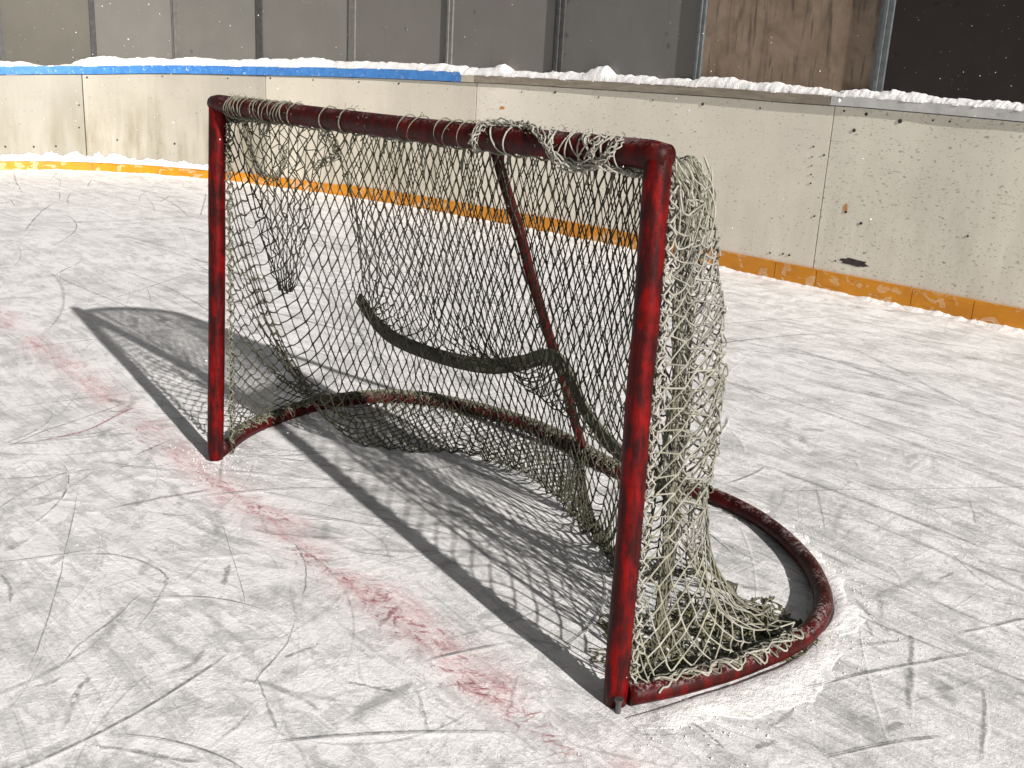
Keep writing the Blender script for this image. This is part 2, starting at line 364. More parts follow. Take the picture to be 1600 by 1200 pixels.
boards = tag(empty('rink_boards', (-4, 4.9, 0)), 'curved white rink boards with orange kick strip and blue top rail behind the goal', 'rink boards')
def sub(o):                                              # keep world coordinates under a shifted empty
    o.matrix_parent_inverse = o.parent.matrix_world.inverted() if False else Matrix.Translation(-Vector(o.parent.location)); return o
G = .008
pj = [-4, 1.37, 4.17, 7.38, 12.68, 17.6, 22]
specs = [((.37, .35, .295), .2, .6), ((.46, .43, .36), .25, .75), ((.72, .67, .56), .3, .35), ((.84, .79, .68), .6, .15), ((.80, .76, .65), 1.3, .28), ((.70, .66, .56), .9, .1)]
for i in range(6):
    m = board_mat('board_white_%d' % i, *specs[i], i+1)
    o = strip_obj('board_panel', m, boards, pj[i]+G, pj[i+1]-G, -.02, 0, 0.0, -.004, False, True)
    sub(o)
    if i == 4: o['label'] = 'board panel covered with dark puck marks'
    if i == 1: o['label'] = 'board panel with brown green damp streaks'
sub(strip_obj('backing_board', M_STEELD, boards, -4, 22, -.05, -.023, 0, -.006, False, True))
kj = [-4, -1.2, 1.45, 3.6, 5.3, 7.38, 9.2, 10.9, 12.12, 12.76, 14.23, 15.19, 17.5, 22]
for i in range(len(kj)-1):
    o = sub(strip_obj('kick_plate', M_KICK, boards, kj[i]+.006, kj[i+1]-.006, .002, .016, -.01, (.122 if i < 4 else .138)))
for u0, u1, mt, lb in ((-4, 4.05, M_BLUE, 'blue top rail'), (4.06, 7.15, M_BLUE, 'blue top rail'), (7.16, 7.35, M_PALEWOOD, 'short pale wooden top rail piece'), (7.36, 12.62, M_OLDWOOD, 'bare weathered wooden top rail'), (12.63, 22, M_WHITERAIL, 'grey white top rail')):
    o = sub(strip_obj('top_rail', mt, boards, u0, u1, -.10, .020, .003, (.092 if mt == M_BLUE else .066), True, True)); o['label'] = lb
# screws
def screw(u, z, r):
    M = Mesh(); c = Vector(bc(u, .0045, z)); n = Vector((np.interp(u, UF, NX), np.interp(u, UF, NY), 0)); t = Vector((-n.y, n.x, 0))
    V = []
    for k in range(8): an = k*math.pi/4; V.append(c+(t*math.cos(an)+Vector((0, 0, 1))*math.sin(an))*r)
    for k in range(8): an = k*math.pi/4; V.append(c-n*.006+(t*math.cos(an)+Vector((0, 0, 1))*math.sin(an))*r)
    M.add(V, [tuple(range(8))]+[(k, k+8, (k+1) % 8+8, (k+1) % 8) for k in range(8)])
    sub(M.build('screw', M_BLACK, boards))
for u, z, r in ((13.14, 1.21, .011), (13.0, 1.10, .012), (13.64, 1.18, .014), (12.82, 1.22, .007), (14.1, 1.20, .006), (14.35, 1.20, .006), (8.55, 1.215, .011), (9.2, 1.2, .006), (8.05, 1.2, .006),
                (10.75, 1.2, .011), (10.0, 1.205, .006), (11.6, 1.2, .007), (12.45, .97, .006), (12.45, .90, .005), (12.46, .84, .005), (12.47, .78, .005), (12.48, .72, .006), (12.62, .92, .007), (12.6, .5, .007),
                (13.3, .50, .010), (13.05, .56, .009), (13.0, .22, .006), (7.5, .9, .008), (6.2, 1.2, .01), (5.6, 1.19, .008), (4.9, 1.18, .008), (4.25, 1.17, .01), (3.6, 1.14, .008), (2.6, 1.12, .008), (1.45, 1.06, .012),
                (1.30, .75, .01), (1.28, .5, .01), (.9, .28, .012), (.55, .27, .012), (.1, .27, .012), (2.75, .38, .012), (1.86, .38, .01), (14.9, .52, .007), (12.30, .20, .008), (12.2, .20, .007), (12.0, .19, .007)):
    screw(u, z, r)
# black scuff and rust stains fixed to the panels
def blot(name, mat, u, z, w, h, n=26, off=.0025, lab=None):
    M = Mesh(); V = []
    for k in range(n):
        an = 2*math.pi*k/n; rr = random.uniform(.72, 1.12)
        V.append(bc(u+w*rr*math.copysign(abs(math.cos(an))**.6, math.cos(an)), off, z+h*rr*math.copysign(abs(math.sin(an))**.6, math.sin(an))))
    V.append(bc(u, off, z)); M.add(V, [(k, (k+1) % n, n) for k in range(n)])
    o = sub(M.build(name, mat, boards)); o['label'] = lab; return o
blot('scuff_mark', M_BLACK, 13.28, .232, .23, .024, lab='black torn scuff mark')
blot('rust_spot', M_RUST, 7.77, 1.05, .035, .014, 12, lab='orange rust spot')
blot('rust_spot', M_RUST, 13.04, .585, .03, .030, 12, lab='orange stain')

# ------------------------------------------------------------------ upper shields
screen = tag(empty('upper_screen', (-4, 5.05, 1.3)), 'tall grey screen panels between steel posts standing on the boards, snow along their foot', 'rink screen')
sp = [-4, -1.2, .18, 1.55, 2.76, 4.0, 5.39, 6.83, 8.44, 10.50, 13.12, 16.4, 22]
smats = [((0.157, 0.143, 0.108), (0.128, 0.116, 0.090), .03), ((0.157, 0.143, 0.108), (0.128, 0.116, 0.090), .03), ((0.082, 0.075, 0.056), (0.063, 0.058, 0.043), .05), ((0.176, 0.168, 0.150), (0.153, 0.146, 0.131), .05), ((0.180, 0.172, 0.153), (0.153, 0.150, 0.135), .05),
         ((0.187, 0.180, 0.161), (0.165, 0.157, 0.143), .04), ((0.176, 0.168, 0.153), (0.161, 0.153, 0.138), .03), ((0.187, 0.176, 0.161), (0.165, 0.153, 0.143), .03), ((0.165, 0.161, 0.146), (0.143, 0.138, 0.128), .4),
         None, ((0.017, 0.012, 0.011), (0.026, 0.019, 0.017), .25), ((0.017, 0.012, 0.011), (0.026, 0.019, 0.017), .25)]
for i in range(12):
    mt = M_PLY if i == 9 else (shield_mat('screen_%d' % i, *smats[i], i+1))
    o = sub(strip_obj('screen_panel', mt, screen, sp[i]+.03, sp[i+1]-.03, -.115, -.105, .02, 2.4, True, False, step=99))
    if i == 9: o['label'] = 'weathered brown plywood panel'
    if i >= 10: o['label'] = 'near black panel'
# post profile: (width in u, material)
for u, w, mt in ((-1.2, .08, M_STEELD), (.18, .06, M_STEELD), (1.55, .035, M_STEELD), (2.76, .05, M_STEELG), (4.0, .042, M_STEELD), (5.39, .045, M_STEELG), (6.83, .05, M_STEELG), (8.44, .07, M_STEELD), (10.50, .05, M_STEEL), (13.12, .09, M_STEEL), (16.4, .1, M_STEEL)):
    M = Mesh(); M.add(*strip(u-w, u+w, -.135, -.085, -.02, 2.42, True, False, step=.05))
    if w > .045: M.add(*strip(u-w*.25, u+w*.25, -.082, -.068, .03, 2.40, True, False, step=.05))
    sub(M.build('screen_post', mt, screen))

# ------------------------------------------------------------------ snow on rail, on kick strip and along the foot of the boards
def snow_strip(name, label, u0, u1, prof, step=.02, seed=0):
    """prof(u) -> list of (offset, z, rel) across; rows are displaced with noise"""
    us = np.arange(u0, u1, step); M = Mesh(); V = []; k = None
    for u in us:
        pr = prof(u); k = len(pr); V += [bc(u, o, z, rel) for (o, z, rel) in pr]
    F = [(i*k+j, i*k+j+1, (i+1)*k+j+1, (i+1)*k+j) for i in range(len(us)-1) for j in range(k-1)]
    M.add(V, F); return tag(M.build(name, M_SNOW, smooth=True), label, 'snow', kind='stuff')
HU = np.array([[-4, .07], [-.3, .085], [.3, .075], [.6, .05], [.85, .012], [1.15, .03], [1.5, .12], [1.7, .145], [2.0, .11], [2.6, .10], [4.0, .095], [4.5, .115], [4.9, .11], [5.15, .085], [6.3, .085], [7.4, .07], [7.7, .095], [7.85, .05], [8.6, .06],
               [8.9, .06], [9.0, .10], [9.2, .11], [9.35, .065], [10.1, .05], [10.5, .055], [10.65, .075], [11.3, .06], [12.3, .05], [12.5, .035], [12.62, .02], [12.8, .045], [13.5, .05], [14.2, .035], [15.6, .04], [15.8, .01], [16.0, .03], [18, .03], [22, .03]])
def rail_prof(u):
    h = np.interp(u, HU[:, 0], HU[:, 1]); n = float(fbm(u, 3.0, 4.0, 4)); h = max(.006, h*(1+.15*n)+.004*float(hashn(u, 9., 30)))
    base_h = np.interp(u, [7.14, 7.16], [.092, .066]); h = max(.004, h-(base_h-.066)*.8)
    fr = .016+.006*float(fbm(u, 7.0, 9.0, 3)); e = .004*float(hashn(u, 1., 45)); g = .008*float(fbm(u, 21., 14., 3))
    b_ = base_h; return [(-.10, b_-.006, True), (-.098, b_+h*.85, True), (-.07, b_+h+g*.5, True), (-.04, b_+h*.95+g, True), (-.015, b_+h*.7-g, True), (fr*.4, b_+h*.42+e, True), (fr, b_+h*.15+e, True), (fr+.002, b_-.006+e*.6, True)]
snow_strip('snow_on_rail', 'long bumpy ridge of snow lying on the top rail of the boards', -4, 22, rail_prof)
def kick_prof(u):
    s = max(0.0, min(1.0, (3.6-u)*3))*(.5+.5*min(1, max(0, (u+3))))
    n = abs(float(fbm(u, 31., 5.0, 4))); h = s*(.035+.075*np.interp(u, [-4, .3, .8, 1.7, 2.3, 3.6], [.5, .7, 1.2, 1.2, .8, .4])*(.62+.35*float(fbm(u, 31., 9.0, 2))+.16*float(fbm(u, 77., 34.0, 2)))); w = .012+s*(.010+.02*n)
    b = .006*float(hashn(u, 2., 40))*s; z = .118
    return [(-.0, z, False), (.004, z+h, False), (w*.5, z+h*.9+b, False), (w, z+h*.45+b, False), (w*.95, z-.004, False)]
snow_strip('snow_on_kick_strip', 'lumpy snow lying on top of the orange kick strip left of the goal', -4, 3.6, kick_prof)
def foot_prof(u):
    n = abs(float(fbm(u, 51., 3.0, 4))); m2 = float(hashn(u, 4., 25)); h = .008+.010*n+.004*m2; w = .06+.03*n
    return [(.010, -.012, False), (.011, h+.006, False), (.022, h*.9+.004, False), (.022+w*.3, h*.55, False), (.022+w*.7, h*.2, False), (.022+w, -.012, False)]
snow_strip('snow_along_kick_strip', 'thin uneven line of snow where the ice meets the orange strip', -4, 22, foot_prof, .03)

# ------------------------------------------------------------------ the goal
goal = tag(empty('hockey_goal', (.92, .4, 0)), 'old red ice hockey goal with torn grey green net standing on the ice', 'hockey goal')
LB, LTp, RB, RTp = (-.006, -.026, 0), (.027, 0, 1.199), (1.84, 0, 0), (1.821, 0, 1.199)
PR = .0272
def lean(a, b, z):
    k = z/b[2]; return (a[0]+(b[0]-a[0])*k, a[1]+(b[1]-a[1])*k, z)
def wobline(a, b, n, amp, seed):
    t = np.linspace(0, 1, n); p = np.array(a)[None]*(1-t)[:, None]+np.array(b)[None]*t[:, None]
    p[:, 0] += amp*fbm(t*3, seed, 1.0, 3)*np.sin(t*math.pi); p[:, 1] += amp*fbm(t*3, seed+5, 1.0, 3)*np.sin(t*math.pi); return p
for a, b, s in ((LB, LTp, 1), (RB, RTp, 2)):
    M = Mesh(); p = wobline((a[0], a[1], .004), lean(a, b, 1.199+.004), 40, .004, s*3.3)
    r = np.full(40, PR); r[0] *= .93; r[-1] *= .80
    tube(M, p, r, 20, wob=.006); sub(M.build('post', M_RED, goal, True))
M = Mesh(); p = wobline((.0, 0, 1.190), (1.845, 0, 1.190), 50, .004, 8.1); p[:, 2] -= .006*np.sin(np.linspace(0, math.pi, 50))
r = np.full(50, PR*1.04); r[0] *= .8; r[-1] *= .8; tube(M, p, r, 20, wob=.006); sub(M.build('crossbar', M_REDC, goal, True))
BASE = [(-.012, -.005), (-.14, .16), (-.215, .32), (-.275, .56), (-.235, .80), (-.10, .955), (.10, 1.04), (.30, 1.085), (.50, 1.09), (.68, 1.065), (.84, 1.03), (.98, 1.035), (1.10, 1.07), (1.25, 1.115), (1.40, 1.10), (1.52, 1.06),
        (1.66, .985), (1.79, .88), (1.90, .74), (1.955, .56), (1.945, .34), (1.905, .15), (1.86, .02)]
base = spline([(x, y, .026) for x, y in BASE], 8)
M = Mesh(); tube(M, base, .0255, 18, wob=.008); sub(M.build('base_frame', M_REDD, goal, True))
ROD = [(.03, .0), (.0, .10), (.04, .22), (.14, .34), (.30, .42), (.60, .46), (.93, .465), (1.25, .455), (1.45, .42), (1.60, .355), (1.69, .27), (1.75, .17), (1.80, .07), (1.826, .0)]
def rodz(x): return 1.150-.012*np.clip((np.asarray(x)-.9)/.9, 0, 1)+.012*np.clip((np.asarray(x)-1.70)/.13, 0, 1)
rod = spline([(x, y, float(rodz(x))) for x, y in ROD], 8)
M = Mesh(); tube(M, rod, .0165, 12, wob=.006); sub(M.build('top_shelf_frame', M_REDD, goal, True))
POLE_T, POLE_B = (.81, .462, 1.140), (.71, 1.050, .045)
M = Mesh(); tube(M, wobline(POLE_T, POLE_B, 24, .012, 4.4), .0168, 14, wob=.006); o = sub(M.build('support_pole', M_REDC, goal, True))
M = Mesh(); tube(M, [(1.868, -.022, -.01), (1.868, -.022, .012), (1.868, -.022, .030)], .0065, 8); tube(M, [(1.868, -.022, .030), (1.868, -.022, .036)], .010, 8); sub(M.build('anchor_peg', M_STEELD, goal))

# --- net simulation: staggered knots, inextensible cords, gravity
def seg_interp(pts, s):
    pts = np.array(pts, float); return np.stack([np.interp(s, pts[:, 0], pts[:, k]) for k in range(1, pts.shape[1])], -1)
def simulate(P0, pin, L, iters=900, seed=0, grav=1.0, inward=None):
    R, N = P0.shape[:2]; P = P0.copy(); Q = P.copy(); g = np.random.default_rng(seed)
    par = np.arange(R) % 2
    # edges row r -> r+1 : even rows k->k and k->k-1 ; odd rows k->k and k->k+1
    E = []
    for r in range(R-1):
        k = np.arange(N)
        E.append((r, k, k, 0 if r % 2 == 0 else 1))
        k2 = k[1:] if par[r] == 0 else k[:-1]; kk = k2-1 if par[r] == 0 else k2+1
        E.append((r, k2, kk, 2 if r % 2 == 0 else 3))
    idx = {c: ([], []) for c in range(4)}
    for r, a, b, c in E: idx[c][0].append(r*N+a); idx[c][1].append((r+1)*N+b)
    cols = []
    for c in range(4):
        a = np.concatenate(idx[c][0]); b = np.concatenate(idx[c][1]); cols.append((a, b, L*g.uniform(.93, 1.07, len(a))))
    P = P.reshape(-1, 3); Q = Q.reshape(-1, 3); w = np.where(pin.reshape(-1), 0.0, 1.0)
    P += g.normal(0, .006, P.shape)*w[:, None]; Q[:] = P
    fixed = P0.reshape(-1, 3)
    for it in range(iters):
        damp = .96 if it < iters*.6 else .88
        V = (P-Q)*damp; Q = P.copy(); P = P+V*w[:, None]; P[:, 2] -= grav*.00035*w
        if inward is not None: P += inward(P)*w[:, None]
        for rep in range(4):
            for a, b, l in cols:
                d = P[b]-P[a]; n = np.linalg.norm(d, axis=1)+1e-9
                s = np.where(n > l, (n-l)/n, np.where(n < l*.45, (n-l*.45)/n*.25, 0.0))
                wa, wb = w[a], w[b]; t = wa+wb; t[t == 0] = 1
                c = d*s[:, None]; P[a] += c*(wa/t)[:, None]; P[b] -= c*(wb/t)[:, None]
        low = P[:, 2] < .006; P[low, 2] = .006; Q[low] = Q[low]*.2+P[low]*.8
        P[w == 0] = fixed[w == 0]
    return P.reshape(R, N, 3), cols

def cords(P, cols, L, rad, tint, name, parent, sides=4, knot=1.9, seed=1, skip=None, mat=None):
    """every bar of the net as a thin bent cord plus knots: one mesh"""
    Pf = P.reshape(-1, 3); g = np.random.default_rng(seed); a = np.concatenate([c[0] for c in cols]); b = np.concatenate([c[1] for c in cols])
    if skip is not None:
        keep = ~skip[a] & ~skip[b]; a, b = a[keep], b[keep]
    A, B = Pf[a], Pf[b]; d = np.linalg.norm(B-A, axis=1); sag = np.sqrt(np.maximum(0, 3*d*(L-d)/8)); sag = np.minimum(sag, L*.35)
    dirn = g.normal(0, .55, A.shape)+np.array([0, 0, -.9]); dirn /= np.linalg.norm(dirn, axis=1)[:, None]
    S = 4; pts = []
    for k in range(S+1):
        t = k/S; pts.append(A*(1-t)+B*t+dirn*(sag*4*t*(1-t))[:, None])
    pts = np.stack(pts, 1); pts[:, :, 2] = np.maximum(pts[:, :, 2], .004)
    tg = np.gradient(pts, axis=1); tg /= np.linalg.norm(tg, axis=2)[..., None]+1e-9
    ref = np.where(np.abs(tg[:, :, 2:3]) < .9, np.array([0, 0, 1.0]), np.array([1.0, 0, 0])); n1 = np.cross(tg, ref); n1 /= np.linalg.norm(n1, axis=2)[..., None]+1e-9; n2 = np.cross(tg, n1)
    E = len(A); rr = rad*g.uniform(.8, 1.25, (E, 1, 1))*np.array([1.35, 1, .95, 1, 1.35])[None, :, None]
    ring = [pts+rr*(math.cos(q)*n1+math.sin(q)*n2) for q in np.arange(sides)*2*math.pi/sides]
    V = np.stack(ring, 2).reshape(-1, 3)                                    # (E, S+1, sides, 3)
    base_i = (np.arange(E)*(S+1)*sides)[:, None, None]; i = np.arange(S)[None, :, None]*sides; k = np.arange(sides)[None, None, :]; k2 = (k+1) % sides
    F = np.stack([base_i+i+k, base_i+i+k2, base_i+i+sides+k2, base_i+i+sides+k], -1).reshape(-1, 4)
    tn = np.repeat(((tint[a]+tint[b])/2)*g.uniform(.75, 1.3, (E, 1)), (S+1)*sides, axis=0)
    used = np.unique(np.concatenate([a, b])); K = Pf[used]; kr = rad*knot*g.uniform(.8, 1.2, (len(used), 1, 1))
    oc = np.array([[1, 0, 0], [-1, 0, 0], [0, 1, 0], [0, -1, 0], [0, 0, 1], [0, 0, -1.0]])
    KV = (K[:, None]+oc[None]*kr).reshape(-1, 3); of = np.array([[0, 2, 4], [2, 1, 4], [1, 3, 4], [3, 0, 4], [2, 0, 5], [1, 2, 5], [3, 1, 5], [0, 3, 5]])
    KF = (len(V)+(np.arange(len(used))*6)[:, None, None]+of[None]).reshape(-1, 3); kt = np.repeat(tint[used], 6, axis=0)
    VV = np.vstack([V, KV]); me = bpy.data.meshes.new(name); nl = F.size+KF.size
    me.vertices.add(len(VV)); me.vertices.foreach_set('co', VV.astype(np.float32).ravel())
    me.loops.add(nl); me.loops.foreach_set('vertex_index', np.concatenate([F.ravel(), KF.ravel()]).astype(np.int32))
    me.polygons.add(len(F)+len(KF)); st = np.concatenate([np.arange(len(F))*4, F.size+np.arange(len(KF))*3]); me.polygons.foreach_set('loop_start', st.astype(np.int32))
    me.update(calc_edges=True); me.validate()
    tt = np.vstack([tn, kt]); tt = np.hstack([np.clip(tt, 0, 1), np.ones((len(tt), 1))]).astype(np.float32)
    at = me.color_attributes.new('tint', 'FLOAT_COLOR', 'POINT'); at.data.foreach_set('color', tt.ravel())
    me.polygons.foreach_set('use_smooth', [True]*(len(F)+len(KF)))
    me.materials.append(mat or M_NET); o = bpy.data.objects.new(name, me); COL.objects.link(o); o.parent = parent; return sub(o)

rl = np.concatenate([[0], np.cumsum(np.linalg.norm(np.diff(rod, axis=0), axis=1))]); rl /= rl[-1]
def rodp(s): return np.stack([np.interp(s, rl, rod[:, k]) for k in range(3)], -1)
L = .0415; R, N = 48, 76
S_ = np.linspace(0, 1, N)
HEM = [(0, -.03, .04, .05), (.038, -.14, .16, .055), (.075, -.215, .32, .055), (.12, -.275, .56, .055), (.17, -.235, .80, .055), (.235, -.10, .955, .055), (.31, .10, 1.04, .055), (.385, .30, 1.085, .055), (.44, .50, 1.09, .055), (.49, .68, 1.065, .055),
       (.54, .80, .98, .03), (.59, .96, .80, .012), (.64, 1.13, .66, .01), (.69, 1.30, .57, .01), (.735, 1.44, .62, .01), (.78, 1.58, .69, .01), (.83, 1.75, .67, .012), (.875, 1.93, .56, .050), (.915, 1.955, .36, .055), (.955, 1.91, .16, .055), (1.0, 1.87, .04, .05)]
P0 = np.zeros((R, N, 3)); pin = np.zeros((R, N), bool); SK = 2                # last SK rows hang loose below the laced row
RH = R-1-SK
for r in range(R):
    s = np.clip(S_+(.5/N if r % 2 else 0), 0, 1); t = min(1.0, r/RH)
    a = rodp(np.interp(s, [0, .165, 1], [0, .205, 1])); a[:, 2] -= .018; b = seg_interp(HEM, s); p = a*(1-t)+b*t
    cxy = np.array([.95, .3]); dv = p[:, :2]-cxy; dv /= np.linalg.norm(dv, axis=1)[:, None]+1e-9
    p[:, :2] -= dv*math.sin(math.pi*t)*.05; p[:, 2] -= .05*math.sin(math.pi*t)
    if r > RH: p[:, :2] -= dv*.02*(r-RH); p[:, 2] = np.maximum(.01, p[:, 2]-.012*(r-RH))
    P0[r] = p
for r in range(R):                                                             # edges laced to the posts
    t = min(1, r/RH); z = 1.135*(1-t)+.05*t
    P0[r, 0] = (lean(LB, LTp, z)[0]+.018, .026, z+random.uniform(-.004, .004)); P0[r, -1] = (lean(RB, RTp, z)[0]+.018, .024, z+random.uniform(-.006, .006))
    if r <= RH: pin[r, 0] = True; pin[r, -1] = (r % 2 == 0)
pin[0, :] = True; pin[RH, :] = True
for c in range(N):                                                             # the right rear hem is not laced but lies on the ice
    if .50 < S_[c] < .86: pin[RH, c] = (c % 3 == 0)
# stiff frozen pleats of the net behind the right post
GUIDE = {.955: [(1.858, .10, 1.10), (1.868, .155, .99), (1.87, .20, .855), (1.868, .225, .71), (1.865, .232, .56), (1.86, .218, .42)],
         .905: [(1.79, .12, 1.10), (1.79, .13, .99), (1.78, .14, .855), (1.77, .15, .71), (1.75, .17, .56), (1.74, .20, .42)],
         .855: [(1.735, .29, 1.09), (1.768, .295, .97), (1.795, .30, .84), (1.812, .30, .70), (1.815, .30, .56), (1.805, .30, .42)],
         .81: [(1.66, .26, 1.09), (1.67, .24, .97), (1.68, .24, .84), (1.68, .26, .70), (1.67, .30, .56), (1.66, .35, .42)]}
for sg, pts in GUIDE.items():
    c = int(round(sg*(N-1))); q = np.array(pts); ox = oy = 0
    for r in range(3, 32):
        k = (r-3)/28*(len(q)-1); i = min(int(k), len(q)-2); P0[r, c] = q[i]+(q[i+1]-q[i])*(k-i)+np.array([.004*math.sin(r*1.3+sg*50), .006*math.sin(r*.9+sg*90), 0])
        if sg in (.955, .855) or r % 4 == 0: pin[r, c] = True
P, colsN = simulate(P0, pin, L, 700, 3)
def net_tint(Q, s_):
    lt = np.clip((s_-.80)/.08, 0, 1)[:, None]; t_ = np.array([.052, .050, .032])*(1-lt)+np.array([.27, .26, .228])*lt  # right-hand columns paler: their sunlit look is put into the cord colour
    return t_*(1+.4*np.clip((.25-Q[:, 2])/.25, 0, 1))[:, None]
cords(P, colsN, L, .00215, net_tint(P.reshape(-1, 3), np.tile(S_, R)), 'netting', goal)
# --- top shelf of netting between the crossbar and the rear top frame
R3, N3 = 13, 44; PT = np.zeros((R3, N3, 3)); s3 = np.linspace(0, 1, N3)
for r in range(R3):
    t = r/(R3-1); s = np.clip(s3+(.5/N3 if r % 2 else 0), 0, 1); b = rodp(.02+.96*s); a = np.stack([.03+1.77*s, 0*s+.018, 0*s+1.166], -1)
    PT[r] = a*(1-t)+b*t; PT[r][:, 2] -= .012*math.sin(math.pi*t)
pt_ = np.zeros((R3, N3), bool); pt_[0] = pt_[-1] = True; pt_[:, 0] = pt_[:, -1] = True
PT += rng.normal(0, .004, PT.shape)*(~pt_)[..., None]; _, colsT = simulate(PT, pt_, .043, 1, 8, .0)
cords(PT, colsT, .030, .0018, net_tint(PT.reshape(-1, 3), np.tile(s3, R3)), 'top_netting', goal, seed=9)

# --- torn flap of doubled net hanging from the left side of the rear top frame
R2, N2 = 19, 10; PF = np.zeros((R2, N2, 3)); s2 = np.linspace(-1, 1, N2)
for r in range(R2):
    t = r/(R2-1); wd = .125*(1-t)**.9+.022; c0 = np.array([.058, .215]); dr = np.array([.50, .86])
    xy = c0[None]+dr[None]*(s2*wd)[:, None]+np.array([.86, -.5])[None]*(.022*np.cos(s2*8+t*4)*(1-t*.6)+rng.normal(0, .006, N2))[:, None]
    PF[r, :, :2] = xy; PF[r, :, 2] = 1.14-.56*t-.05*(s2**2)*(1-t)*t*2+rng.normal(0, .006, N2)
pinf = np.ones((R2, N2), bool); pinf[1::2] = False; pinf[3:, 2:-2] = False; pinf[0] = True
_, colsF = simulate(PF, pinf, .042, 1, 5, 0.0)
cords(PF, colsF, .030, .0017, np.tile(np.array([.06, .058, .038]), (R2*N2, 1)), 'net_flap', goal, seed=4)
# --- second loose layer of netting hanging inside the right rear corner
STRAP = [[-0.073, 0.6, 0.494], [0.046, 0.6, 0.421], [0.183, 0.6, 0.385], [0.437, 0.6, 0.383], [0.672, 0.6, 0.408], [0.825, 0.6, 0.453], [0.938, 0.6, 0.5], [1.01, 0.6, 0.501], [1.071, 0.6, 0.444], [1.142, 0.6, 0.367], [1.258, 0.6, 0.298], [1.388, 0.6, 0.274], [1.443, 0.6, 0.248], [1.495, 0.6, 0.204]]
stp = spline(STRAP, 6)
# inner layer: hangs from the rear top frame down to the strap
R4, N4 = 24, 40; PG = np.zeros((R4, N4, 3)); s4 = np.linspace(0, 1, N4); stl = np.linspace(0, 1, len(stp))
for r in range(R4):
    t = r/(R4-1); q = np.clip(s4+(.5/N4 if r % 2 else 0), 0, 1); a = rodp(.17+.66*q); a[:, 2] -= .016; a[:, 1] -= .012
    b = np.stack([np.interp(q, stl, stp[:, k]) for k in range(3)], -1); PG[r] = a*(1-t)+b*t; PG[r][:, 1] += .03*math.sin(math.pi*t)*np.sin(q*14)
pg = np.zeros((R4, N4), bool); pg[0] = True; pg[-1] = True
PG, colsG = simulate(PG, pg, .0425, 300, 22)
cords(PG, colsG, .0425, .0020, np.tile(np.array([.052, .050, .032]), (R4*N4, 1)), 'net_layer', goal, seed=22)
# second layer inside the right rear corner
R4, N4 = 34, 19; PG = np.zeros((R4, N4, 3)); s4 = np.linspace(0, 1, N4)
for r in range(R4):
    t = r/(R4-1); b = rodp(.79+.185*s4); b[:, 2] = 1.13-1.09*t; cen = np.array([1.745+.03*min(1, t*2.5), .235])
    b[:, :2] = cen+(b[:, :2]-np.array([1.72, .22]))*(.90-.25*t); b[:, 1] += .012*np.sin(s4*19); b[:, :2] += rng.normal(0, .003, (N4, 2)); PG[r] = b
pg = np.zeros((R4, N4), bool); pg[0] = True; pg[-1, ::3] = True; pg[::5, ::4] = True
PG, colsG = simulate(PG, pg, .040, 120, 12)
cords(PG, colsG, .040, .0018, np.tile(np.array([.15, .145, .11]), (R4*N4, 1)), 'net_layer', goal, seed=12)
# heaps of slack net lying on the ice inside the right rear of the frame
for (hx, hy, ang, ax, ay, n1_, n2_, sd5, tn) in ((1.775, .41, 1.15, .26, .13, 19, 22, 31, (.16, .155, .105)), (1.80, .50, .35, .17, .11, 15, 15, 32, (.10, .10, .055)), (1.80, .30, 1.4, .22, .085, 14, 20, 34, (.20, .195, .15))):
    PG = np.zeros((n1_, n2_, 3)); gr_ = np.random.default_rng(sd5)
    for r in range(n1_):
        u_ = (np.linspace(-1, 1, n2_))*ax; v_ = (r/(n1_-1)*2-1)*ay+np.zeros(n2_)
        PG[r] = np.stack([hx+u_*math.cos(ang)-v_*math.sin(ang), hy+u_*math.sin(ang)+v_*math.cos(ang), .012+.045*(1-(u_/ax)**2)*(1-(v_/ay)**2)+gr_.normal(0, .005, n2_)], -1)
    PG[:, :, :2] += gr_.normal(0, .009, PG[:, :, :2].shape)
    pg = np.zeros((n1_, n2_), bool); pg[2:-2:5, 2:-2:4] = True
    PG, colsG = simulate(PG, pg, .040, 60, sd5, .7)
    cords(PG, colsG, .040, .0018, np.tile(np.array(tn), (n1_*n2_, 1)), 'net_heap', goal, seed=sd5)

# --- loose cords: one mesh per bundle
def bundle(name, paths, rad, mat, label=None, sides=5, seed=0):
    M = Mesh(); g = random.Random(seed)
    for p in paths: tube(M, p, rad*g.uniform(.75, 1.25), sides, caps=False)
    o = sub(M.build(name, mat, goal, True)); o['kind'] = 'stuff'
    if label: o['label'] = label
    return o
def jit(pts, amp, n=5):
    q = np.array(pts, float); q = q+rng.normal(0, amp, q.shape); return spline(q, n)
def twisted(pts, k, rad, turns, jitter=.002, n=8):
    c = spline(pts, n); out_ = []
    t = np.gradient(c, axis=0); t /= np.linalg.norm(t, axis=1)[:, None]; u_ = np.cross(t, [0, 0, 1.0]); u_ /= np.linalg.norm(u_, axis=1)[:, None]+1e-9; v_ = np.cross(t, u_)
    for i in range(k):
        an = 2*math.pi*i/k+np.linspace(0, turns*2*math.pi, len(c)); rr = rad*(1+.5*fbm(np.linspace(0, 6, len(c)), i*3.3, 1.0, 2))
        out_.append(c+(np.cos(an)*rr)[:, None]*u_+(np.sin(an)*rr)[:, None]*v_+rng.normal(0, jitter, c.shape))
    return out_
CB = 1.190
def ring(x, tilt=0.0, lift=.0022, a0=0, a1=360, n=22):
    p = []
    for k in range(n+1):
        a = math.radians(a0+(a1-a0)*k/n); R_ = PR*1.05+lift+random.uniform(0, .0012)
        p.append((x+tilt*math.sin(a), R_*math.cos(a), CB-.004+R_*math.sin(a)))
    return p
wr = []
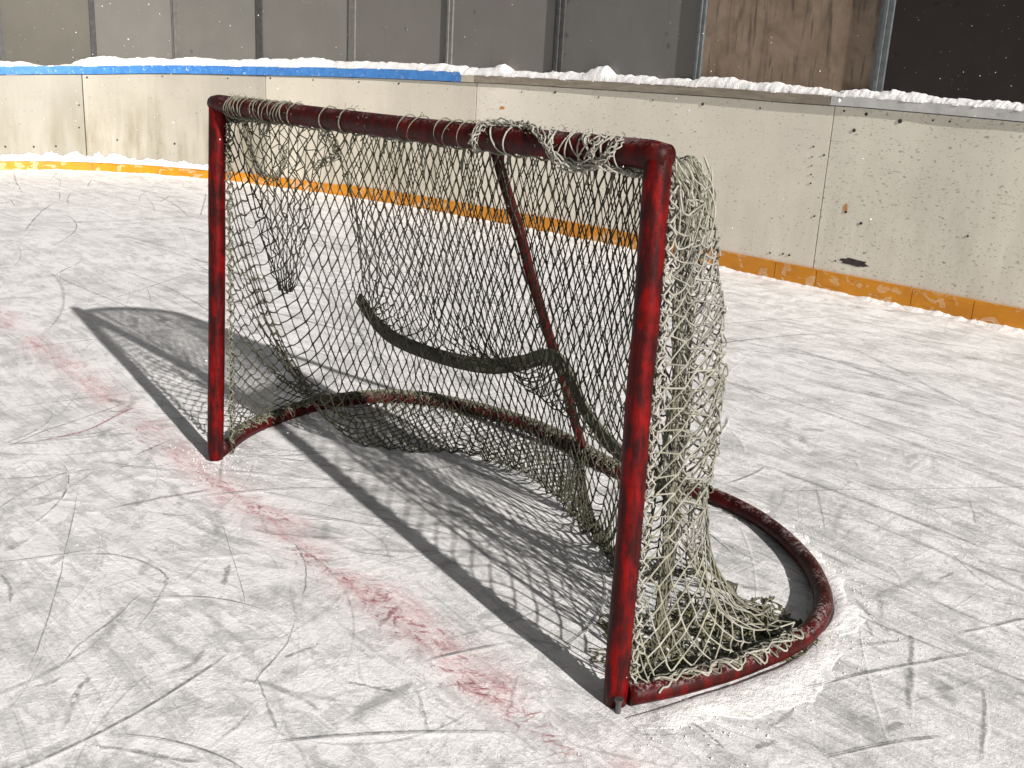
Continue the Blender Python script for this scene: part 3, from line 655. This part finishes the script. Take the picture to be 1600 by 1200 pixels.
for x in (.13, .14, .155, .165, .18, .19, .21, .225, .285, .31, .335, .36, .385, .41, .425, .44, .455, .50): wr.append(ring(x+random.uniform(-.004, .004), random.uniform(-.012, .022)))
for x in (.665, .76, 1.02, 1.065, 1.165, 1.20, 1.25, 1.30, 1.315, 1.325): wr.append(ring(x, random.uniform(-.006, .018)))
bundle('crossbar_lacing', wr, .0016, M_ROPED, 'thin cord loops wound round the crossbar')
wr = []
for x in (1.37, 1.41, 1.555, 1.585, 1.60, 1.62, 1.635, 1.65, 1.665, 1.685, 1.70, 1.715, 1.735): wr.append(ring(x, random.uniform(-.03, .03), .003))
F_ = PR*1.05+.006
def on_bar(x, deg, ex=0.0): a = math.radians(deg); return (x, (F_+ex)*math.cos(a), CB-.004+(F_+ex)*math.sin(a))
wr += twisted([on_bar(1.30, 250), on_bar(1.315, 190, .004), on_bar(1.335, 130, .004), on_bar(1.38, 100), on_bar(1.44, 100), on_bar(1.50, 125), on_bar(1.545, 165, .003), on_bar(1.575, 205, .004), on_bar(1.62, 240, .004), on_bar(1.68, 225, .003), on_bar(1.72, 190, .003), on_bar(1.745, 130)], 5, .0065, 3)
wr += twisted([on_bar(1.53, 95), on_bar(1.555, 140), on_bar(1.56, 190, .005), on_bar(1.58, 235, .008), on_bar(1.63, 250, .01), on_bar(1.66, 215, .004), on_bar(1.69, 150), on_bar(1.70, 95)], 3, .005, 2)
wr += twisted([on_bar(1.63, 90), on_bar(1.655, 150), on_bar(1.69, 210, .003), on_bar(1.74, 245, .002), on_bar(1.775, 260, .002)], 3, .004, 2)
bundle('crossbar_rope', wr, .0018, M_ROPE, 'frayed pale rope twisted round the right end of the crossbar')
fr = []
for k in range(150):
    x = random.choice([random.uniform(.1, .52), random.uniform(1.25, 1.78), random.uniform(.1, 1.78)]); p = Vector(on_bar(x, random.uniform(60, 200), -.003)); d = Vector((random.uniform(-1, 1), random.uniform(-.6, .6), random.uniform(.0, 1))).normalized()*random.uniform(.006, .018)
    fr.append([p, p+d*.5+Vector((0, 0, .001)), p+d+Vector((random.uniform(-.004, .004), 0, -.002))])
bundle('frayed_fibres', fr, .0007, M_ROPED, None, 3)
# under-crossbar edge rope with drips of torn cord
ed = [[(x, .004+.006*math.sin(x*60+j), 1.158-.004*j+.003*math.sin(x*90+j*2)) for x in np.arange(.10, 1.79, .012)] for j in range(2)]
for k in range(26):
    x = random.uniform(.1, 1.78); l = random.uniform(.015, .07); ed.append(jit([(x, .01, 1.16), (x+.004, .0, 1.16-l*.5), (x+random.uniform(-.01, .01), .0, 1.16-l)], .002, 3))
bundle('edge_rope', ed, .0024, M_ROPED)
ed = []
for j in range(3):
    p = []
    for q in np.arange(.02, .98, .0022): c = rodp(q); a_ = q*420+j*2.1+.8*math.sin(q*70); o_ = np.array([c[0]-.9, c[1]+.2, 0]); o_ /= np.linalg.norm(o_); p.append(c+o_*.0195*math.cos(a_)+np.array([0, 0, .0195*math.sin(a_)]))
    ed.append(p)
bundle('shelf_lacing', ed, .0019, M_ROPED)
# hanging rope loop at the left
lp = twisted([(.005, .10, 1.15), (.01, .115, 1.07), (.02, .13, 1.00), (.035, .155, .965), (.05, .19, .965), (.06, .21, 1.01), (.05, .22, 1.06)], 6, .008, 2)
bundle('hanging_rope_loop', lp, .0018, M_ROPED)
lp = twisted([(.09, .28, 1.15), (.12, .32, 1.12), (.15, .35, 1.07), (.155, .35, 1.04), (.13, .33, 1.02), (.10, .30, 1.0)], 6, .011, 2, .003)
bundle('hanging_rope_loop', lp, .0018, M_ROPED)
# tangle of torn net over the right arm
tg_ = []
for k in range(80):
    s = random.uniform(.80, .985); c = rodp(s); o_ = np.array([c[0]-1.30, c[1]-.10, 0]); o_ /= np.linalg.norm(o_); tp = c[2]+.018+random.uniform(-.004, .012); ln = random.choice((.04, .07, .10, .16)); ow = random.uniform(.0, .03)
    tg_.append(jit([c-o_*.035+[0, 0, -.05], c-o_*.018+[0, 0, .006], [c[0], c[1], tp], c+o_*(.02+ow*.4)+[0, 0, -.005], c+o_*(.026+ow)+[0, 0, -ln*.45], c+o_*(.024+ow*.8)+[random.uniform(-.012, .012), random.uniform(-.012, .012), -ln]], .0045, 4))
for k in range(110):
    s = random.uniform(.80, .97); s2_ = s+random.uniform(-.035, .035); z = random.uniform(-.22, -.012); z2 = z+random.uniform(-.06, .06); a = rodp(s); b = rodp(min(.985, s2_)); o_ = np.array([a[0]-1.30, a[1]-.10, 0]); o_ /= np.linalg.norm(o_)
    tg_.append(jit([a+o_*.03+[0, 0, z], (a+b)/2+o_*.045+[0, 0, (z+z2)/2-.012], b+o_*.032+[0, 0, z2]], .006, 6))
for k in range(20):
    c = rodp(random.uniform(.84, .88)); o_ = np.array([.75, .1, 0]); tg_.append(jit([c+[0, 0, .02], c+o_*.04+[0, 0, -.01], c+o_*.065+[0, 0, -.06], c+o_*.068+[0, 0, -.11+random.uniform(-.02, .02)]], .006, 4))
bundle('net_tangle', tg_[::3], .0018, M_ROPED, 'matted darker cords over the rear right corner of the top frame')
bundle('net_tangle', [q for i_, q in enumerate(tg_) if i_ % 3], .0018, M_ROPE, 'matted pale cords over the rear right corner of the top frame')
# lacing along both posts: cord with small loops
for a, b, yy, mt, sgn in ((LB, LTp, .020, M_ROPED, 1), (RB, RTp, .022, M_ROPE, 1)):
    zs = np.arange(.06, 1.15, .004); xs = np.array([lean(a, b, z)[0] for z in zs])
    ph = zs*2*math.pi/.030+1.5*fbm(zs, 3.0, 9.0, 2)
    P1 = np.stack([xs+.026+.007*np.cos(ph), yy+.010*np.sin(ph), zs+.006*np.sin(ph*2)], -1)+rng.normal(0, .0012, (len(zs), 3))
    ph2 = zs*2*math.pi/.047
    P2 = np.stack([xs+.028+.009*np.sin(ph2), yy+.004+.008*np.cos(ph2), zs], -1)+rng.normal(0, .0012, (len(zs), 3))
    bundle('post_lacing', [P1, P2], .0020, mt)
# lacing over the base frame
def base_wrap(i0, i1, every, amp, seedv, rad=.0021, mat=M_ROPED, name='base_lacing', top=40):
    g = random.Random(seedv); paths = []; seg = base[i0:i1]; tt = np.gradient(seg, axis=0); tt /= np.linalg.norm(tt, axis=1)[:, None]; nn = np.stack([tt[:, 1], -tt[:, 0], 0*tt[:, 0]], -1)
    for j in range(3):
        p = []
        ln = np.concatenate([[0], np.cumsum(np.linalg.norm(np.diff(seg, axis=0), axis=1))]); L_ = ln[-1]
        for q in np.arange(0, L_, .006):
            c = np.array([np.interp(q, ln, seg[:, k]) for k in range(3)]); n = np.array([np.interp(q, ln, nn[:, k]) for k in range(3)])
            an = math.radians(90+top*(.6+.5*math.sin(q*9+j*3))*math.sin(q*2*math.pi/every*(1+.25*math.sin(q*5+j))+j*2.1+1.3*math.sin(q*13+j*2))+amp*g.uniform(-1, 1)+(-15 if j == 2 else 10)); R_ = .0285+g.uniform(0, .002)
            p.append(c+n*R_*math.cos(an)+np.array([0, 0, R_*math.sin(an)]))
        paths.append(spline(p[::2], 2))
    bundle(name, paths, rad, mat)
nb = len(base)
base_wrap(4, int(nb*.33), .085, 8, 1); base_wrap(int(nb*.33), int(nb*.52), .075, 10, 2)
base_wrap(6, int(nb*.40), .04, 30, 15, .0020, M_ROPED, top=75); base_wrap(int(nb*.34), int(nb*.58), .037, 30, 16, .0022, M_ROPED, top=80); base_wrap(int(nb*.44), int(nb*.60), .045, 30, 17, .0022, M_ROPED, top=80)
base_wrap(10, int(nb*.36), .055, 16, 11, .0021, M_ROPED, top=60); base_wrap(int(nb*.40), int(nb*.56), .05, 18, 12, .0022, M_ROPED, top=70); base_wrap(int(nb*.42), int(nb*.56), .06, 18, 13, .0022, M_ROPED, top=70)
base_wrap(int(nb*.87), nb-4, .07, 14, 14, .0018, M_ROPED, top=60)
base_wrap(int(nb*.865), nb-3, .095, 8, 3, .0024, M_ROPE, top=55)

# --- felt strap hanging inside the net
SP = STRAP
sp_ = spline(SP, 6); n = len(sp_); tt = np.gradient(sp_, axis=0); tt /= np.linalg.norm(tt, axis=1)[:, None]; sd_ = np.cross(tt, np.array([0, 1.0, 0])); sd_ /= np.linalg.norm(sd_, axis=1)[:, None]
M = Mesh(); V = []
for i in range(n):
    hw = .024*(1+.12*float(fbm(i*.13, 2., 1., 3))); tw = .25*math.sin(i*.09); a = sd_[i]*math.cos(tw)+np.array([0, math.sin(tw), 0]); b = np.cross(tt[i], a)*.0045
    for q, w_ in ((-1, 1), (-.3, 1.25), (.4, 1.2), (1, 1)): V.append(sp_[i]+a*hw*q+b*w_)
    for q, w_ in ((1, 1), (.4, 1.2), (-.3, 1.25), (-1, 1)): V.append(sp_[i]+a*hw*q-b*w_)
F = [(i*8+k, i*8+(k+1) % 8, (i+1)*8+(k+1) % 8, (i+1)*8+k) for i in range(n-1) for k in range(8)]+[tuple(range(7, -1, -1)), tuple(range((n-1)*8, n*8))]
M.add(V, F); o = sub(M.build('strap', M_STRAP, goal)); o['label'] = 'dark dirty felt strap hanging slack inside the net'

# ------------------------------------------------------------------ snow around the goal frame
def mound(name, label, pts, w0, w1, h, seed, inner=True, closed=False, lump=1.0, rows=9):
    c = spline(pts, 14); tt = np.gradient(c, axis=0); tt /= np.linalg.norm(tt, axis=1)[:, None]; nn = np.stack([tt[:, 1], -tt[:, 0]], -1)
    ln = np.concatenate([[0], np.cumsum(np.linalg.norm(np.diff(c, axis=0), axis=1))]); L_ = ln[-1]; qs = np.arange(0, L_, .008); V = []; k = rows*2
    for q in qs:
        x = np.interp(q, ln, c[:, 0]); y = np.interp(q, ln, c[:, 1]); nx_ = np.interp(q, ln, nn[:, 0]); ny_ = np.interp(q, ln, nn[:, 1])
        en = min(1, q/.12, (L_-q)/.12); e2 = max(.5, min(1.25, .85+.4*float(fbm(q, seed*7.7, 7.0, 3))))
        for j in range(k):
            t = j/(k-1); w = (w0+(w1-w0)*t*(.35+.65*en)*(1+(e2-1)*t)+t*t*.012*float(fbm(q, seed+.5, 38.0, 3))); px_, py_ = x+nx_*w, y+ny_*w
            hh = .0008+h*en*(math.sin(math.pi*min(1, t*1.6+.02)/2)*(1-t)**1.3*1.9)*(1+.5*lump*float(fbm(px_, py_, 14, 4)))*e2+.004*lump*float(fbm(px_, py_, 60, 3))*math.sin(math.pi*t)
            V.append((px_, py_, float(gz(px_, py_))+hh-(.006 if j in (0, k-1) else 0)))
    M = Mesh(); n_ = len(qs); M.add(V, [(i*k+j, (i+1)*k+j, (i+1)*k+j+1, i*k+j+1) for i in range(n_-1) for j in range(k-1)])
    tag(M.build(name, M_SNOW, smooth=True), label, 'snow', kind='stuff')
BB = BASE
mound('snow_drift', 'bright loose snow pushed against the outside of the front right base tube', [(1.87, -.02), (1.905, .13), (1.945, .34), (1.955, .52), (1.93, .64)], .02, .155, .012, 1, lump=.35)
mound('snow_drift', 'crumbly snow pushed against the outside of the rear right base tube', [(1.94, .66), (1.90, .76), (1.79, .90), (1.66, 1.0), (1.52, 1.075), (1.40, 1.115), (1.28, 1.13), (1.15, 1.10)], .012, .10, .011, 2, lump=.4)
mound('snow_drift', 'thin snow line along the inside of the rear right base tube', [(1.14, 1.06), (1.25, 1.095), (1.40, 1.08), (1.52, 1.045), (1.66, .965), (1.77, .875)], -.045, -.008, .012, 3, lump=.9)
mound('snow_drift', 'smooth snow ridge inside the front left base tube', [(-.02, .01), (-.11, .14), (-.185, .30), (-.24, .50)], -.085, -.01, .018, 4, lump=.2)
mound('snow_drift', 'small pile of snow at the foot of the left post', [(-.07, -.045), (-.03, -.05), (.02, -.045), (.05, -.02)], -.02, .02, .010, 7, lump=1)
M = Mesh()
def crumb(x, y, r):
    z = float(gz(x, y)); V = []
    for d in ((1, 0, 0), (-1, 0, 0), (0, 1, 0), (0, -1, 0), (0, 0, 1), (0, 0, -.6)):
        k = r*random.uniform(.6, 1.3); V.append((x+d[0]*k, y+d[1]*k, z+max(-.3, d[2])*k+r*.3))
    M.add(V, [(0, 2, 4), (2, 1, 4), (1, 3, 4), (3, 0, 4), (2, 0, 5), (1, 2, 5), (3, 1, 5), (0, 3, 5)])
for k in range(800):
    i = random.choice(list(range(int(nb*.60), nb))); b_ = base[i]; d = abs(random.gauss(0, .09))+.03; an = math.atan2(b_[1]-.4, b_[0]-.95)+random.uniform(-.3, .3)
    crumb(b_[0]+d*math.cos(an), b_[1]+d*math.sin(an), random.choice((.001, .0015, .002, .003)))
for k in range(150): crumb(random.uniform(1.9, 2.6), random.uniform(.3, 1.1), random.choice((.001, .0015, .002)))
for k in range(450): crumb(random.uniform(-.6, 3.0), random.uniform(-1.2, 2.2), random.choice((.001, .0015, .002, .0025)))
for k in range(250): crumb(random.gauss(0, .12), random.gauss(-.02, .06), random.choice((.0015, .002, .003)))
tag(M.build('snow_crumbs', M_SNOW), 'loose crumbs of snow and shaved ice scattered round the goal', 'snow', kind='stuff')

# ------------------------------------------------------------------ skate marks: shallow ribbons lying on the ice
M = Mesh(); level = [0]
def mark(pts, w, tone, alpha, red=0.0, ends=.25):
    c = np.array(pts, float); n = len(c); t = np.gradient(c, axis=0); t /= np.linalg.norm(t, axis=1)[:, None]+1e-9; nn = np.stack([-t[:, 1], t[:, 0]], -1)
    level[0] += 1; lz = .0012+level[0]*2.0e-6; V = []; C_ = []
    for i in range(n):
        q = i/(n-1); e = min(1, q/ends, (1-q)/ends); ww = w*(.35+.65*e)*(1+.5*float(hashn(i*.6, level[0]*3.1)))
        for sd2, al in ((-1, 0.0), (-.35, 1.0), (.35, 1.0), (1, 0.0)):
            p = c[i]+nn[i]*ww*sd2*.5; V.append((p[0], p[1], float(gz(p[0], p[1]))+lz)); C_.append((tone, alpha*al*min(1, e*1.5), red, 1))
    b = len(M.v); M.v += V; M.col += C_; fs = [(b+i*4+j, b+i*4+j+1, b+(i+1)*4+j+1, b+(i+1)*4+j) for i in range(n-1) for j in range(3)]; M.f += fs; M.m += [0]*len(fs)
def arc(x, y, ang, ln, curv, n=None, wob=.0):
    n = n or max(6, int(ln/.035)); p = [(x, y)]; ds = ln/n
    for i in range(n):
        ang += curv*ds+random.gauss(0, wob); x += math.cos(ang)*ds; y += math.sin(ang)*ds; p.append((x, y))
    return p
TRACED = [(0.006,0,0.9,0,0,[(-0.073,-0.459),(0.367,-0.661),(0.688,-0.811),(0.983,-0.969)]),(0.01,0,0.9,0,1,[(0.446,-0.689),(0.471,-0.634),(0.523,-0.575),(0.597,-0.539),(0.696,-0.525),(0.755,-0.548),(0.845,-0.62),(0.938,-0.708)]),(0.01,0,0.8,0,1,[(0.752,-0.605),(0.83,-0.7),(0.885,-0.779),(0.915,-0.829),(0.996,-0.906)]),(0.018,0,0.9,0,1,[(1.059,-0.852),(1.097,-0.896),(1.22,-0.976)]),(0.024,0,0.9,0,0,[(0.738,-0.356),(0.797,-0.398),(0.854,-0.436)]),(0.006,0,0.9,0,0,[(0.679,-0.135),(0.832,-0.18),(0.954,-0.25),(1.048,-0.321)]),(0.008,0,0.8,0,1,[(1.086,-0.353),(1.198,-0.452),(1.277,-0.565),(1.307,-0.588)]),(0.022,1,0.95,0,0,[(1.394,-0.652),(1.429,-0.714),(1.451,-0.788)]),(0.012,0,0.8,0,0,[(1.387,-0.642),(1.42,-0.701),(1.429,-0.735)]),(0.016,0,0.85,0,0,[(1.299,-0.948),(1.366,-0.888),(1.426,-0.847),(1.484,-0.795)]),(0.025,0.3,0.7,0,0,[(1.153,-0.728),(1.144,-0.661),(1.095,-0.603)]),(0.004,0,0.8,0,0,[(0.451,-0.238),(0.775,-0.358),(0.989,-0.441)]),(0.016,0,0.8,0,0,[(1.245,-0.492),(1.246,-0.44),(1.243,-0.382)]),(0.022,0,0.7,0,0,[(1.027,-0.972),(1.033,-0.94),(1.029,-0.908)]),(0.016,0.2,0.8,0,0,[(0.443,-0.86),(0.54,-0.866),(0.629,-0.891)]),(0.014,0,0.9,0,0,[(1.411,-0.426),(1.465,-0.392),(1.52,-0.357)]),(0.012,0,0.9,0,1,[(1.551,-0.324),(1.613,-0.358),(1.675,-0.392)]),(0.024,0.2,0.8,0.5,0,[(1.26,-0.23),(1.223,-0.167),(1.195,-0.117)]),(0.01,0.1,0.8,0,0,[(1.261,-0.564),(1.392,-0.607),(1.488,-0.635)]),(0.016,0,0.85,0,1,[(1.949,0.073),(2.023,0.074),(2.108,0.052)]),(0.01,0.1,0.8,0,0,[(1.953,-0.046),(1.981,-0.016),(2.005,0.022)]),(0.018,0.2,0.75,0,0,[(2.078,0.396),(2.106,0.278),(2.112,0.19)]),(0.024,0.1,0.8,0,0,[(2.135,0.108),(2.142,0.145),(2.153,0.17)]),(0.02,0.1,0.9,0,1,[(2.082,0.865),(2.144,0.756),(2.193,0.659),(2.278,0.486)]),(0.014,0.1,0.85,0,1,[(2.331,0.746),(2.373,0.655),(2.408,0.574),(2.457,0.443)]),(0.018,1,0.95,0,0,[(2.0,0.919),(2.05,0.992),(2.101,1.079),(2.152,1.226)]),(0.014,0.1,0.8,0,1,[(1.741,0.991),(1.801,0.952),(1.863,0.907)]),(0.018,0.1,0.75,0,1,[(1.896,0.903),(1.997,0.834),(2.088,0.783)]),(0.012,0.1,0.7,0,0,[(1.959,0.839),(2.055,0.738)]),(0.01,0.2,0.7,0,0,[(1.366,1.56),(1.499,1.379),(1.627,1.207)]),(0.008,0.1,0.7,0,0,[(1.729,1.953),(1.889,1.677)]),(0.018,0.1,0.8,0,0,[(1.996,1.199),(2.001,1.288)]),(0.01,0.1,0.75,0,1,[(1.179,1.747),(1.456,1.692),(1.737,1.682),(1.956,1.598)]),(0.008,0.1,0.75,0,0,[(1.905,1.432),(2.072,1.303),(2.173,1.28)]),(0.035,0.1,0.7,0,0,[(2.276,0.388),(2.279,0.429),(2.281,0.459)]),(0.025,0.1,0.7,0,0,[(2.264,0.642),(2.276,0.67),(2.288,0.69)]),(0.01,0,0.8,0,0,[(-1.792,-0.104),(-1.796,0.25),(-1.782,0.813)]),(0.012,0,0.75,0,0,[(-0.482,-0.582),(-0.623,-0.331),(-0.795,0.059)]),(0.022,0.3,0.8,0.9,0,[(-0.49,-0.502),(-0.523,-0.282),(-0.644,-0.101),(-0.697,-0.022)]),(0.012,0,0.8,0.3,0,[(-0.196,-0.232),(-0.29,-0.041)]),(0.018,0,0.75,0,0,[(-3.409,0.618),(-3.821,0.947)]),(0.012,0,0.75,0,0,[(-0.93,-0.447),(-0.909,-0.186),(-0.871,0.052)]),(0.028,0.1,0.8,0.2,0,[(0.197,-0.494),(0.196,-0.366),(0.209,-0.247),(0.231,-0.151)]),(0.016,0.1,0.8,0,0,[(0.311,-0.364),(0.344,-0.341),(0.372,-0.309)]),(0.01,0,0.7,0,1,[(0.725,0.071),(0.879,0.056),(0.992,0.002)]),(0.02,1,0.9,0,0,[(0.938,-0.072),(0.953,0.003),(1.021,0.043)]),(0.014,0.1,0.8,0,0,[(0.873,-0.039),(0.94,0.013),(0.968,0.037)]),(0.014,0.1,0.7,0,1,[(2.034,0.66),(2.093,0.774),(2.111,0.84)]),(0.03,1,0.8,0,0,[(1.394,1.192),(1.487,1.236),(1.581,1.2)]),(0.03,1,0.8,0,0,[(1.79,1.109),(1.914,1.107),(1.949,1.189)]),(0.022,1,0.85,0,0,[(2.053,0.539),(2.076,0.368)]),(0.02,1,0.8,0,0,[(0.872,-0.294),(1.004,-0.295),(1.18,-0.383),(1.296,-0.419)]),(0.02,1,0.8,0,0,[(1.399,-0.579),(1.54,-0.616),(1.609,-0.643)])]
REDS = [(0.786,-0.16,14,0.05),(1.112,-0.149,16,0.06),(1.269,-0.171,22,0.06),(1.635,-0.21,30,0.07),(0.496,-0.091,10,0.05),(0.188,-0.127,8,0.05),(-0.325,-0.119,8,0.08),(-0.589,-0.129,10,0.1),(-1.861,-0.011,8,0.12),(-1.536,-0.021,6,0.1),(1.496,-0.199,10,0.06),(0.93,-0.15,10,0.05),(0.391,-0.111,8,0.05),(1.853,-0.212,8,0.03)]
gr = random.Random(5)
for w_, tone_, al_, red_, lip_, pts_ in TRACED:
    c = spline([(x, y, 0) for x, y in pts_], max(5, int(24/len(pts_))))[:, :2]; c = c+np.array([[gr.gauss(0, .0012), gr.gauss(0, .0012)] for _ in c])
    mark([tuple(q) for q in c], w_*.85, tone_+(.15 if tone_ < .5 else 0), al_*.8, red_, .2)
    if lip_: mark([(x+w_*.7, y-w_*.5) for x, y in c], w_*.9, 1.0, .9)
for x0, y0, n_, sz in REDS:
    for k in range(n_*3):
        mark(arc(x0+gr.gauss(0, sz), y0+gr.gauss(0, sz*.35), gr.gauss(.3, .7), gr.uniform(.01, .05), gr.gauss(0, 4), 6, .08), gr.choice((.003, .005, .009)), .2, gr.uniform(.2, .55), 1.0)
for k in range(650):                                        # near field, every direction
    x = gr.uniform(-1.2, 3.2); y = gr.uniform(-1.3, 1.9)
    ln = gr.choice((.08, .15, .3, .5, .9)); a = gr.choice((gr.gauss(.9, .35), gr.gauss(.9, .35), gr.gauss(2.5, .4), gr.gauss(0, .3), gr.uniform(0, 6.28)))
    mark(arc(x, y, a, ln*gr.uniform(.7, 1.3), gr.gauss(0, 1.3), wob=.008), gr.choice((.003, .003, .004, .006, .009)), gr.choice((.4, .55, 1.0, 1.0)), gr.uniform(.15, .5))
for k in range(420):                                        # middle and far: long sweeping turns
    x = gr.uniform(-9, 2.5); y = gr.uniform(.6, 4.4)
    ln = gr.uniform(.4, 2.2); a = gr.gauss(.05, .22) if gr.random() < .75 else gr.uniform(0, 6.28)
    mark(arc(x, y, a, ln, gr.gauss(-.05, .18), wob=.004), gr.choice((.004, .006, .010, .020)), gr.choice((.0, .25, .4, 1.0)), gr.uniform(.25, .75))
for k in range(420):                                        # soft wide scrapes
    x = gr.uniform(-1.2, 3.0); y = gr.uniform(-1.3, 2.2)
    mark(arc(x, y, gr.uniform(0, 6.28), gr.uniform(.08, .35), gr.gauss(0, 2), wob=.03), gr.choice((.012, .02, .035, .05)), gr.choice((.3, .5, .6, 1.0, 1.0)), gr.uniform(.2, .5))
for k in range(60):                                         # paired blade cuts with a white lip
    x = gr.uniform(-.8, 2.9); y = gr.uniform(-1.2, 1.6); p = arc(x, y, gr.gauss(1.0, .5), gr.uniform(.2, .7), gr.gauss(0, 1.2)); q = [(a_+.007, b_-.004) for a_, b_ in p]
    mark(p, .006, 0.0, .95); mark(q, .009, 1.0, .9)
tag(M.build('skate_marks', M_MARK, smooth=True), 'curved skate cuts and scrapes criss-crossing the ice', 'skate marks', kind='stuff')

# ------------------------------------------------------------------ a few flakes of blowing snow in the air
M = Mesh(); g = random.Random(77)
for k in range(520):
    d = g.uniform(.25, 1.0)**.7; x = 3.1-d*g.uniform(1.5, 10.5); y = -.9+d*g.uniform(.3, 5.6); z = g.uniform(.1, 2.3); r = g.choice((.0015, .0018, .0022, .003))*(.6+.7*d)
    q = [(x+a*r*g.uniform(.6, 1.2), y+b*r*g.uniform(.6, 1.2), z+c*r*g.uniform(.6, 1.2)) for a, b, c in ((1, 0, 0), (-1, 0, 0), (0, 1, 0), (0, -1, 0), (0, 0, 1), (0, 0, -1))]
    M.add(q, [(0, 2, 4), (2, 1, 4), (1, 3, 4), (3, 0, 4), (2, 0, 5), (1, 2, 5), (3, 1, 5), (0, 3, 5)])
tag(M.build('snowflakes', M_SNOW), 'tiny white snowflakes drifting in the air over the rink', 'snowflakes', kind='stuff')
